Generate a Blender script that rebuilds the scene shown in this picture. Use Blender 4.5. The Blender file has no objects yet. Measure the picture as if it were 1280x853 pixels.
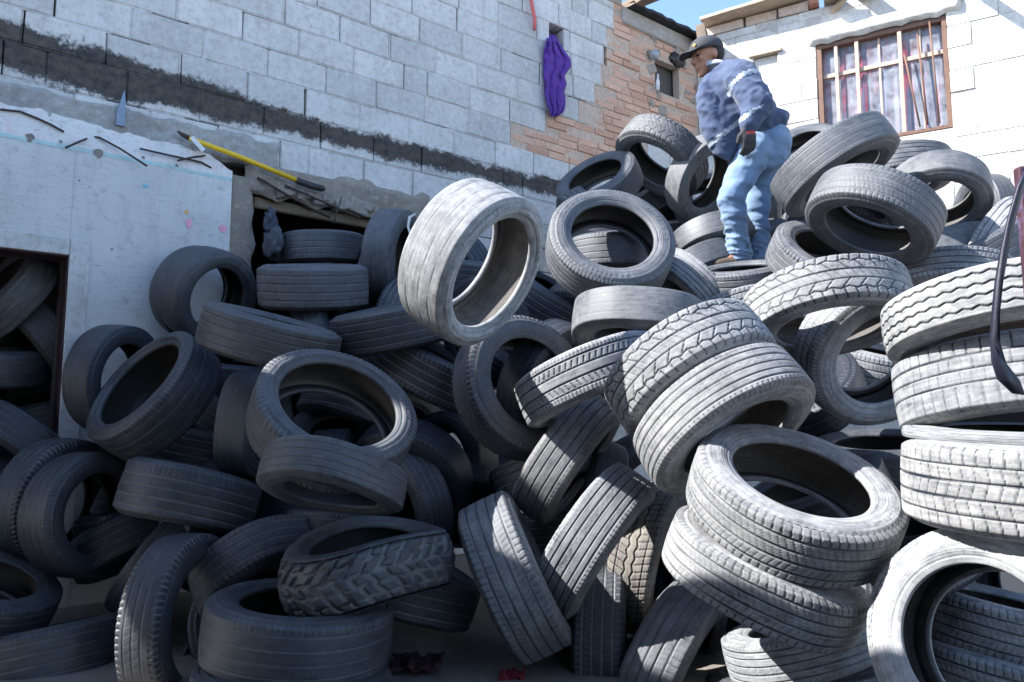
import bpy, bmesh, math, random
import numpy as np
from mathutils import Vector, Matrix, Euler, noise

C = bpy.context.scene.collection
SC = bpy.context.scene
R_ = math.radians

# ------------------------------------------------------------ camera
CAM_H, TILT, FPX = 0.95, R_(6.2), 960.0
cd = bpy.data.cameras.new('camera')
cd.lens = 27.0; cd.sensor_width = 36.0; cd.clip_start = 0.05; cd.clip_end = 500
cam = bpy.data.objects.new('camera', cd); C.objects.link(cam)
cam.location = (0, 0, CAM_H); cam.rotation_euler = (math.pi/2 + TILT, 0, 0)
SC.camera = cam

# ------------------------------------------------------------ light
SUN_EL = R_(41)
SH = Vector((-0.985, -0.17, 0)).normalized()
SUN = Vector((SH.x*math.cos(SUN_EL), SH.y*math.cos(SUN_EL), math.sin(SUN_EL)))
w = bpy.data.worlds.new('World'); SC.world = w; w.use_nodes = True
nt = w.node_tree; bg = nt.nodes['Background']
sky = nt.nodes.new('ShaderNodeTexSky'); sky.sky_type = 'NISHITA'; sky.sun_disc = False
sky.sun_elevation = SUN_EL; sky.sun_rotation = math.atan2(SH.x, SH.y)
sky.air_density = 1.0; sky.dust_density = .6; sky.ozone_density = 3.0
nt.links.new(sky.outputs[0], bg.inputs[0]); bg.inputs[1].default_value = 0.15
sd = bpy.data.lights.new('sun', 'SUN'); sd.energy = 5.0; sd.angle = R_(0.5); sd.color = (1, .97, .925)
so = bpy.data.objects.new('sun', sd); C.objects.link(so)
so.rotation_euler = SUN.to_track_quat('Z', 'Y').to_euler(); so.location = (-8, 0, 10)
SC.view_settings.view_transform = 'Standard'; SC.view_settings.look = 'None'
SC.view_settings.exposure = 1.55; SC.view_settings.gamma = 1.0
SC.view_settings.use_curve_mapping = False
SC.cycles.use_denoising = True
SC.cycles.sample_clamp_indirect = 6
SC.cycles.max_bounces = 6; SC.cycles.diffuse_bounces = 4; SC.cycles.glossy_bounces = 2

# ------------------------------------------------------------ helpers
FWD = Vector((0, math.cos(TILT), math.sin(TILT))); UPV = Vector((0, -math.sin(TILT), math.cos(TILT)))
EYE = Vector((0, 0, CAM_H))
def ray(px, py):
    return FWD + Vector((1, 0, 0))*((px-640)/FPX) + UPV*((426.5-py)/FPX)
def P(px, py, Z):
    """point seen at that spot of the photograph, Z metres in front of the camera"""
    return EYE + ray(px, py)*Z
def on_plane(px, py, A, n):
    d = ray(px, py); return EYE + d*((A-EYE).dot(n)/d.dot(n))
def tag(o, label=None, cat=None, group=None, kind=None):
    if label: o['label'] = label
    if cat: o['category'] = cat
    if group: o['group'] = group
    if kind: o['kind'] = kind
    return o
def empty(name, loc=(0,0,0)):
    o = bpy.data.objects.new(name, None); C.objects.link(o); o.location = loc
    o.empty_display_size = .1
    return o
def obj(name, me, mats, parent=None, smooth=False):
    """link a mesh or bmesh as ONE object; world-space verts keep their place under a moved parent"""
    if isinstance(me, bmesh.types.BMesh):
        bm = me; me = bpy.data.meshes.new(name); bm.to_mesh(me); bm.free()
    if not isinstance(mats, (list, tuple)): mats = [mats]
    for m in mats: me.materials.append(m)
    if smooth:
        me.polygons.foreach_set('use_smooth', [True]*len(me.polygons))
    o = bpy.data.objects.new(name, me); C.objects.link(o)
    if parent:
        o.parent = parent
        o.matrix_parent_inverse = Matrix.Translation(parent.location).inverted()
    return o
def mesh_from(name, verts, faces):
    me = bpy.data.meshes.new(name); me.from_pydata([tuple(v) for v in verts], [], faces); me.update(); return me
def add_box(bm, M, sx, sy, sz, bev=0, mat=0):
    """box of that size centred on M"""
    r = bmesh.ops.create_cube(bm, size=1, matrix=M @ Matrix.Diagonal((sx, sy, sz, 1)))
    vs = r['verts']; fs = list({f for v in vs for f in v.link_faces})
    for f in fs: f.material_index = mat
    if bev:
        es = list({e for v in vs for e in v.link_edges})
        q = bmesh.ops.bevel(bm, geom=es, offset=bev, segments=2, affect='EDGES', profile=.6)
        for f in q['faces']: f.material_index = mat
def add_tube(bm, pts, rad, n=8, cap=True, mat=0):
    pts = [Vector(p) for p in pts]; rads = rad if isinstance(rad, (list, tuple)) else [rad]*len(pts)
    rings = []; up = None
    for i, p in enumerate(pts):
        t = (pts[min(i+1, len(pts)-1)] - pts[max(i-1, 0)]).normalized()
        if up is None: up = t.orthogonal().normalized()
        a = (up - t*up.dot(t)).normalized(); up = a; b = t.cross(a)
        rings.append([bm.verts.new(p + (a*math.cos(2*math.pi*k/n) + b*math.sin(2*math.pi*k/n))*rads[i]) for k in range(n)])
    for i in range(len(rings)-1):
        for k in range(n):
            f = bm.faces.new((rings[i][k], rings[i][(k+1) % n], rings[i+1][(k+1) % n], rings[i+1][k])); f.material_index = mat; f.smooth = True
    if cap:
        bm.faces.new(rings[0][::-1]).material_index = mat; bm.faces.new(rings[-1]).material_index = mat
def roughen(me, amp, scale=6, seed=0):
    for v in me.vertices:
        q = Vector(v.co)*scale + Vector((seed*7.1, seed*3.3, 0))
        v.co += noise.noise_vector(q)*amp
    me.update()

# ------------------------------------------------------------ materials
def newmat(name):
    m = bpy.data.materials.new(name); m.use_nodes = True
    t = m.node_tree; b = t.nodes['Principled BSDF']
    return m, t, b
def N(t, kind, **kw):
    n = t.nodes.new('ShaderNode'+kind)
    for k, v in kw.items():
        if k in n.inputs.keys() if hasattr(n.inputs, 'keys') else False: n.inputs[k].default_value = v
        else: setattr(n, k, v)
    return n
def ramp(t, src, stops):
    r = t.nodes.new('ShaderNodeValToRGB'); t.links.new(src, r.inputs[0])
    e = r.color_ramp.elements
    while len(e) < len(stops): e.new(.5)
    for i, (p, c) in enumerate(stops):
        e[i].position = p; e[i].color = (c, c, c, 1) if isinstance(c, (int, float)) else (*c, 1)
    return r.outputs[0]
def noise_tex(t, vec, scale, detail=6, rough=.6):
    n = t.nodes.new('ShaderNodeTexNoise'); n.inputs['Scale'].default_value = scale
    n.inputs['Detail'].default_value = detail; n.inputs['Roughness'].default_value = rough
    if vec is not None: t.links.new(vec, n.inputs['Vector'])
    return n.outputs['Fac']
def mix(t, fac, a, b, mode='MIX'):
    n = t.nodes.new('ShaderNodeMix'); n.data_type = 'RGBA'; n.blend_type = mode
    for i, s in ((0, fac), (6, a), (7, b)):
        if isinstance(s, (int, float)): n.inputs[i].default_value = s
        elif isinstance(s, tuple): n.inputs[i].default_value = (*s, 1)
        else: t.links.new(s, n.inputs[i])
    return n.outputs[2]
def math_(t, op, a, b=0.0, c=None):
    n = t.nodes.new('ShaderNodeMath'); n.operation = op
    for i, s in enumerate((a, b) if c is None else (a, b, c)):
        if isinstance(s, (int, float)): n.inputs[i].default_value = s
        else: t.links.new(s, n.inputs[i])
    return n.outputs[0]
def bump(t, b, h, strength=.5, dist=.01):
    n = t.nodes.new('ShaderNodeBump'); n.inputs['Strength'].default_value = strength; n.inputs['Distance'].default_value = dist
    t.links.new(h, n.inputs['Height']); t.links.new(n.outputs[0], b.inputs['Normal'])
def simple(name, c, rough=.7, var=.25, scale=12, bmp=.3, metal=0, objv=True, dist=.004):
    """plain material with mottling, and fine relief"""
    m, t, b = newmat(name); tc = t.nodes.new('ShaderNodeTexCoord'); v = tc.outputs['Object']
    n1 = noise_tex(t, v, scale); n2 = noise_tex(t, v, scale*6)
    f = math_(t, 'MULTIPLY_ADD', n2, .4, math_(t, 'MULTIPLY', n1, .6))
    lo = tuple(x*(1-var) for x in c); hi = tuple(min(1, x*(1+var)) for x in c)
    t.links.new(ramp(t, f, [(.3, lo), (.7, hi)]), b.inputs['Base Color'])
    b.inputs['Roughness'].default_value = rough; b.inputs['Metallic'].default_value = metal
    if bmp: bump(t, b, f, bmp, dist)
    return m
# ------------------------------------------------------------ tyres
# seen face: centre x, y and half width in the photograph, roundness, way the body runs from it (deg, 90 = down),
# radius m, width m, tread, low profile?, dust with sun or shade put into the tone, label, depth factor, options
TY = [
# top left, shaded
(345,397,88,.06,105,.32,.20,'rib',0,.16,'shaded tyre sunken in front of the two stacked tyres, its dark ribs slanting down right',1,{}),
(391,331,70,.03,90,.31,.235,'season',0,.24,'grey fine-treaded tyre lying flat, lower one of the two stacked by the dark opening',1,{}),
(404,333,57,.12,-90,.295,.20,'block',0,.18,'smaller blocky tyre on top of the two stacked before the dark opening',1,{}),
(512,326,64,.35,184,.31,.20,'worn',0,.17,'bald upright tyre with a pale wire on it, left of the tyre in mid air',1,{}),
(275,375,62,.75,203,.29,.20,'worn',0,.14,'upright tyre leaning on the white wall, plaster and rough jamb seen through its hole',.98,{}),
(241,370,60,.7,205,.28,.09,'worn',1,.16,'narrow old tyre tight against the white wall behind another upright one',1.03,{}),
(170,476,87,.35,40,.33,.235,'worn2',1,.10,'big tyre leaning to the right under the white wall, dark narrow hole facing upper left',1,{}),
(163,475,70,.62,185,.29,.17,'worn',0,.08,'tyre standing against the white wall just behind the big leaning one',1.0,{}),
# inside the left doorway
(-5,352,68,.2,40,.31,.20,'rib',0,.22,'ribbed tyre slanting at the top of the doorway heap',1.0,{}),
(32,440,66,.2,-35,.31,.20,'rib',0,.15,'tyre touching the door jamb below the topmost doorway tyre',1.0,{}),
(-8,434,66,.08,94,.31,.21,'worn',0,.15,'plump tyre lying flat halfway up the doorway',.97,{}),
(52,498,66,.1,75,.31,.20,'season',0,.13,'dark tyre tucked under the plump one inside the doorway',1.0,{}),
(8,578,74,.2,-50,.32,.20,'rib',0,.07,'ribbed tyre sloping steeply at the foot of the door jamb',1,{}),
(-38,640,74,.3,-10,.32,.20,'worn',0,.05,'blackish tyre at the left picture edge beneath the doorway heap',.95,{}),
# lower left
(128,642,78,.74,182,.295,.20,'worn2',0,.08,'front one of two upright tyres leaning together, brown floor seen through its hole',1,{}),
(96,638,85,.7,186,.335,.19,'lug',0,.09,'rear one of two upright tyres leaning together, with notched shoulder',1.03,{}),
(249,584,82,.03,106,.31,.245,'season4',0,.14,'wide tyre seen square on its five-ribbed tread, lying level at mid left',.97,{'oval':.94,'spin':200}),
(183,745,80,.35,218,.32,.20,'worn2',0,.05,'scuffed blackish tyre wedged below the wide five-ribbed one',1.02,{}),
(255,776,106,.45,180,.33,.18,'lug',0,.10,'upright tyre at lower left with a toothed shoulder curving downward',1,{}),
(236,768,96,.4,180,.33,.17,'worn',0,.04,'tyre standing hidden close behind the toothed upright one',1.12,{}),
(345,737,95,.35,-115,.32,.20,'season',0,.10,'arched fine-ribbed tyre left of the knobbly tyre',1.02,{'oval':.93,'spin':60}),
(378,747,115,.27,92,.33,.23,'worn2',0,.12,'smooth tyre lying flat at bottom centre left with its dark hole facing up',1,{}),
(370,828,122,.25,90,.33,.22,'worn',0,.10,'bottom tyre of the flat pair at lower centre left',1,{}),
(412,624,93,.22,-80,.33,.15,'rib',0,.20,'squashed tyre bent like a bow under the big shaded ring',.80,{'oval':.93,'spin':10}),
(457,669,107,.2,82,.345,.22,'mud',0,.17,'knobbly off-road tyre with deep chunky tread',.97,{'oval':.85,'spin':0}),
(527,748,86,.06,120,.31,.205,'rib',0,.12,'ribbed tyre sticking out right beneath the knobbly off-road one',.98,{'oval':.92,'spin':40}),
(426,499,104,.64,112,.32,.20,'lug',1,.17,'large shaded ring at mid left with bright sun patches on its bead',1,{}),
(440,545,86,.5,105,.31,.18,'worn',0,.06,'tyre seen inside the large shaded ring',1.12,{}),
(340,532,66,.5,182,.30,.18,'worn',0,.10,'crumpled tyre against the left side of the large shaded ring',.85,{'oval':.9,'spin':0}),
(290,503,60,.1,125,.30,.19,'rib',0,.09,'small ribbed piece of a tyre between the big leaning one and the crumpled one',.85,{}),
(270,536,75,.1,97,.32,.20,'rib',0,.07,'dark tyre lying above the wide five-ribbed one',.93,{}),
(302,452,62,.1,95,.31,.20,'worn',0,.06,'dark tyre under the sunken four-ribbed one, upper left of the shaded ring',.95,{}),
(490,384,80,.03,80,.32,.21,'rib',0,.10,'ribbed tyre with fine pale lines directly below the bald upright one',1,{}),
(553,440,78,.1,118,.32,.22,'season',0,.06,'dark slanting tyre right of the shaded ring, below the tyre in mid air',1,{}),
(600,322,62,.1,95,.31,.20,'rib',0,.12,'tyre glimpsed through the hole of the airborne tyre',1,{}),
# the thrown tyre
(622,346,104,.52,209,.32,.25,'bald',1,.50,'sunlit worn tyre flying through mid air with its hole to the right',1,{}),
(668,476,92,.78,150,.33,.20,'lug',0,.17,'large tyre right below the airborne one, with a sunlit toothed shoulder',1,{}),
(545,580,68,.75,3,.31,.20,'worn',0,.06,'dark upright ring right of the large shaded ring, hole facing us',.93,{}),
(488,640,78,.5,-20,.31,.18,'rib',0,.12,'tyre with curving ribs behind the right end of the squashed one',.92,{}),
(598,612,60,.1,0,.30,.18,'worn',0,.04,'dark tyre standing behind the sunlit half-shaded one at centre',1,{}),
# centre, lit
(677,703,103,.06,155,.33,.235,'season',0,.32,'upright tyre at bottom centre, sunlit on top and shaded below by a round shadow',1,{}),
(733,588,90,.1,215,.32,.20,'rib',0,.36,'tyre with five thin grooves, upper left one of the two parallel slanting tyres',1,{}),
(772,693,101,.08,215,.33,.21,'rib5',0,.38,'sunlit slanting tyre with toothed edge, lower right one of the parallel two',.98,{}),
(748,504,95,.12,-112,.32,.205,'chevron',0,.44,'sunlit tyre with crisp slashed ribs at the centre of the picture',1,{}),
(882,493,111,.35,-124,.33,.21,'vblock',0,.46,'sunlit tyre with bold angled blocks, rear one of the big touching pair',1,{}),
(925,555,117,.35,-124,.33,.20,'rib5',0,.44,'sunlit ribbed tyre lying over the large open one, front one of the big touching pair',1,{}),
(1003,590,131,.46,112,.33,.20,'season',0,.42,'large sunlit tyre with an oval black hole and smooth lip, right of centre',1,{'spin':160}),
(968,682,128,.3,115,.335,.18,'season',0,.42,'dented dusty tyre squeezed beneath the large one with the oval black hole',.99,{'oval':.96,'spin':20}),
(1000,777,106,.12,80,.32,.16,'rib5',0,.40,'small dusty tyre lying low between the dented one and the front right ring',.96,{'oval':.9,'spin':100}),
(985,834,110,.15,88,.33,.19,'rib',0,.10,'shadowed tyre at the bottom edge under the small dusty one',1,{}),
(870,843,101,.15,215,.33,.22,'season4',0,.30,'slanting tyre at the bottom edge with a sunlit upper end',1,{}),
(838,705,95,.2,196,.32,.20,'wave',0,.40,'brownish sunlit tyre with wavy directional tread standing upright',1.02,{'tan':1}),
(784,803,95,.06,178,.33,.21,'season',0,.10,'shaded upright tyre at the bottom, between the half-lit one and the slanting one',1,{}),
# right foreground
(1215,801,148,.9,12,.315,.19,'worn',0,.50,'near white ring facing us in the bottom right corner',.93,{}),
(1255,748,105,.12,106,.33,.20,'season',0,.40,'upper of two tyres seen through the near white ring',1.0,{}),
(1262,815,110,.12,106,.33,.22,'season',0,.40,'lower of two tyres seen through the near white ring',1.0,{}),
(1290,553,150,.05,93,.33,.235,'block',0,.50,'dusty blocky tyre at the right edge just above the near white ring',1,{}),
(1285,533,142,.06,95,.33,.035,'bald',0,.42,'flattened bare casing pressed between two dusty tyres at the right edge',1,{}),
(1280,532,141,.13,-98,.33,.225,'block2',0,.46,'dusty tyre with coarse shoulder slots, middle of the right edge stack',1,{}),
(1262,432,140,.25,-102,.33,.165,'zigzag',0,.52,'tyre with thin zigzag grooves on the right edge stack behind the strap',1,{}),
(1108,452,97,.76,216,.33,.20,'vfine',0,.42,'big sunlit ring leaning to the right, another tyre seen inside it',.97,{}),
(1098,436,66,.12,103,.31,.20,'season',0,.38,'tyre seen through the big sunlit leaning ring',.9,{}),
(1040,416,102,.36,-102,.33,.20,'vblock',0,.44,'arched sunlit tyre with notched shoulder left of the big leaning ring',1,{}),
(925,424,72,.25,-110,.31,.19,'season',0,.42,'sliver of a sunlit tyre between the arched one and the paired tyres',1,{}),
(850,383,66,.3,-42,.31,.19,'rib5',0,.40,'short sunlit tread end poking up right of the half-shaded arch',1,{}),
(797,432,85,.36,-86,.31,.19,'worn',0,.28,'arching tyre with sunlit left end and shaded crown',1,{'oval':.93,'spin':80}),
(767,291,82,.72,105,.32,.21,'rib5',0,.20,'big round ring facing up below the brick patch, hole full of ribbed tyres',1,{}),
(768,346,66,.2,-90,.31,.20,'rib',0,.16,'front ribbed tyre seen inside the big round ring',1,{}),
(752,312,62,.2,-92,.31,.20,'rib',0,.12,'rear ribbed tyre seen inside the big round ring',1,{}),
(700,362,66,.15,120,.31,.20,'rib',0,.10,'dark ribbed tyre right of the airborne one, under the big round ring',1.05,{}),
(742,217,55,.42,63,.31,.20,'rib',0,.16,'tilted tyre with a long dark hole under the brick patch',1,{}),
(817,210,60,.52,-55,.335,.20,'vblock',0,.26,'topmost upright tyre left of the man, block wall seen through it',1,{}),
(888,228,54,.6,205,.31,.17,'worn',0,.32,'tyre standing behind the small ring at the man\'s left leg, crown in sun',1.0,{}),
(897,244,50,.68,112,.30,.20,'worn',0,.20,'small thick ring touching the front of the man\'s legs',1,{}),
(902,326,64,.5,-105,.31,.19,'worn',0,.14,'bowed tyre right beside the man\'s shins',1.10,{}),
(884,357,56,.4,-120,.31,.18,'worn',0,.13,'dark bowed tyre beneath the one at the man\'s shins',.93,{}),
(926,333,60,.13,84,.31,.20,'season',0,.20,'flat tyre hiding the man\'s boots',.87,{}),
(800,233,48,.2,60,.30,.18,'worn',0,.12,'shaded tyre wedged under the tilted one with the long dark hole',1,{}),
(842,264,46,.4,85,.29,.18,'worn',0,.10,'small shaded ring between the big round ring and the small thick one',.95,{}),
(984,246,52,.15,180,.31,.20,'worn',0,.24,'upright tyre just behind the man\'s knees',.98,{}),
(1045,309,76,.38,112,.32,.19,'lug',0,.24,'open tyre right of the man\'s feet with sunlit left rim',1,{}),
(1082,293,80,.5,-70,.33,.21,'season',0,.20,'big shaded arch below the window with a small moon-shaped sun spot',1,{}),
(1055,226,78,.3,-128,.33,.20,'worn2',0,.18,'steeply slanting tyre in front of the window, sunlit on its upper end',1.03,{}),
(1012,181,48,.6,80,.30,.18,'worn',0,.18,'far ring behind the slanting tyre, right under the window\'s left corner',1,{}),
(1122,234,64,.35,-100,.31,.19,'rib5',0,.26,'ribbed tyre under the middle of the window, half sunlit',1.06,{}),
(1172,260,61,.76,-98,.31,.20,'worn',0,.26,'standing tyre nearest the right wall with a patch of sunlit wall in its hole',.90,{}),
(1216,268,50,.55,0,.30,.17,'worn',0,.12,'dark tyre hiding behind the right side of the standing one at the wall',1.05,{}),
(1212,298,60,.12,60,.30,.18,'rib',0,.14,'small blue-grey piece of tyre under the standing one at the wall',.85,{}),
(1185,342,64,.25,-116,.31,.19,'worn',0,.24,'smooth grey shaded tyre below the standing one',1,{}),
(1186,373,76,.35,-93,.32,.18,'season',0,.42,'sunlit low arch with ragged inner edge above the zigzag tyre',1,{}),
(1276,322,68,.3,200,.31,.19,'season',0,.46,'sunlit tyre top at the right edge behind the strap',.95,{}),
(1100,549,84,.2,90,.32,.20,'worn',0,.10,'blackish tyre under the big leaning ring, above the smooth lip',.9,{}),
# bottom left corner
(62,797,95,.03,68,.33,.22,'rib',0,.11,'ribbed tyre rising to the right in the bottom left corner',1,{}),
(-16,716,94,.4,104,.33,.17,'rib',0,.13,'flat tyre with wide lip on the left picture edge, above the corner one',1,{}),
]
# settled so that the tyres lie against and not inside one another: depth, shift x, y, roundness, turn
ADJ = [
 (0.000,0.0,0.0,0.000,0.0),
 (-0.005,-0.0,0.1,-0.004,0.0),
 (0.000,0.0,0.0,0.000,0.0),
 (0.005,-0.1,0.0,0.001,-0.1),
 (-0.025,0.3,-0.0,0.002,-0.4),
 (-0.040,11.2,-1.2,0.100,-3.5),
 (-0.009,-0.2,-0.6,-0.002,-0.1),
 (0.001,-0.2,0.0,0.000,0.1),
 (-0.002,-1.0,-0.8,-0.002,0.9),
 (0.000,1.6,0.6,0.002,1.0),
 (0.000,0.0,0.0,0.000,0.0),
 (0.036,-0.5,-0.7,0.003,0.5),
 (-0.016,-0.1,0.5,0.001,-0.6),
 (0.000,0.0,0.0,0.000,0.0),
 (-0.029,0.6,0.5,0.002,-0.8),
 (-0.035,-0.6,-5.3,-0.013,1.9),
 (-0.015,0.9,1.7,-0.017,-1.9),
 (-0.040,-2.0,-49.1,-0.226,24.2),
 (0.019,0.6,-1.2,0.007,-0.1),
 (-0.040,1.1,-61.7,-0.255,35.9),
 (-0.013,-0.4,1.6,-0.007,-1.7),
 (0.013,-0.0,-1.1,-0.018,-0.1),
 (0.042,-0.4,2.7,0.006,0.4),
 (0.018,0.0,0.2,-0.000,0.1),
 (-0.030,0.3,-1.4,0.006,1.2),
 (-0.040,-0.5,-45.2,0.117,-10.9),
 (-0.015,0.1,-0.0,-0.002,-0.5),
 (0.003,3.9,2.2,0.004,-1.6),
 (-0.040,-0.7,-0.8,-0.006,0.1),
 (0.002,0.1,0.0,-0.002,0.0),
 (0.017,-1.3,-1.5,-0.005,2.8),
 (-0.039,0.7,-0.0,-0.004,0.3),
 (0.011,-0.2,-1.6,0.001,-0.7),
 (0.000,0.3,1.6,-0.004,-0.9),
 (0.029,-0.5,-0.1,0.004,0.6),
 (0.000,0.0,0.0,0.000,0.0),
 (0.013,-0.2,-0.2,-0.001,0.3),
 (0.000,0.0,0.0,0.000,0.0),
 (0.045,-1.6,-1.3,0.000,-1.5),
 (-0.028,-0.1,-2.5,0.005,-0.7),
 (0.005,-0.3,0.3,0.000,0.2),
 (-0.015,0.1,0.6,0.001,0.4),
 (-0.001,-1.2,1.3,0.005,0.7),
 (-0.001,0.4,-0.0,0.000,-0.2),
 (0.000,0.0,0.0,0.000,0.0),
 (0.000,0.0,0.0,0.000,0.0),
 (0.000,0.0,0.0,-0.000,0.0),
 (-0.005,0.0,0.0,-0.001,-0.1),
 (-0.004,-0.1,-0.4,-0.003,0.5),
 (0.006,0.2,0.4,0.002,-0.3),
 (-0.040,1.0,1.5,-0.004,-3.9),
 (-0.000,1.7,0.3,-0.001,-0.2),
 (-0.040,-1.4,-13.5,-0.049,5.8),
 (0.010,0.1,0.1,0.001,-0.1),
 (-0.006,0.3,-1.6,-0.002,-0.3),
 (0.008,-0.3,1.0,0.001,0.4),
 (-0.003,-0.0,-0.6,-0.002,0.2),
 (-0.028,0.4,1.3,-0.008,-3.3),
 (0.022,-0.3,-1.1,0.003,1.8),
 (0.009,-0.1,-0.2,-0.002,1.0),
 (-0.002,-0.0,0.2,0.003,0.2),
 (0.000,0.0,0.0,0.000,0.0),
 (0.000,0.0,-0.4,0.002,0.0),
 (-0.031,0.1,0.3,0.001,-0.2),
 (0.006,0.7,0.7,0.004,1.2),
 (0.000,0.0,0.0,0.000,0.0),
 (0.000,0.0,0.0,0.000,0.0),
 (-0.039,-0.8,-0.1,-0.003,-0.5),
 (0.000,0.0,0.0,0.000,0.0),
 (-0.035,0.5,-0.1,-0.001,0.3),
 (0.000,0.0,0.0,0.000,0.0),
 (0.016,0.4,-0.0,-0.000,0.2),
 (-0.029,0.3,0.4,0.005,-0.6),
 (-0.006,0.6,0.1,-0.002,-0.1),
 (0.003,0.0,-0.2,0.001,0.0),
 (0.011,0.2,-0.2,-0.001,-0.0),
 (0.024,0.0,-0.6,-0.004,0.0),
 (0.011,-0.9,-0.6,-0.003,-0.5),
 (0.045,-0.1,0.5,0.004,0.3),
 (0.000,0.0,0.0,0.000,0.0),
 (-0.000,-0.3,0.3,-0.004,0.4),
 (-0.037,-0.6,-0.6,-0.005,-0.0),
 (0.000,0.0,0.0,0.000,0.0),
 (0.000,0.0,0.0,0.000,0.0),
 (0.000,0.0,0.0,0.000,0.0),
 (0.003,0.0,-0.1,0.000,-0.0),
 (0.000,0.0,0.0,0.000,0.0),
 (0.025,0.3,0.3,0.005,-0.0),
 (-0.033,-0.3,-0.6,-0.003,-0.0),
 (-0.004,0.1,0.6,0.003,0.1),
 (0.021,0.3,-0.4,-0.002,0.2),
 (0.000,0.0,0.0,0.000,0.0),
 (-0.040,-2.3,-14.0,-0.020,8.8),
 (-0.035,-0.4,0.7,-0.010,0.6),
]
TY = [(e[0]+a[1], e[1]+a[2], e[2], min(max(e[3]+a[3], .01), .98), e[4]+a[4], *e[5:11], e[11]*(1+a[0]), e[12]) for e, a in zip(TY, ADJ)]
BURIED = 'dark tyre buried under the others, only a sliver showing through a gap of the heap'
DOORWAY = 'dark tyre stacked farther left inside the doorway, beyond the picture edge'
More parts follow.
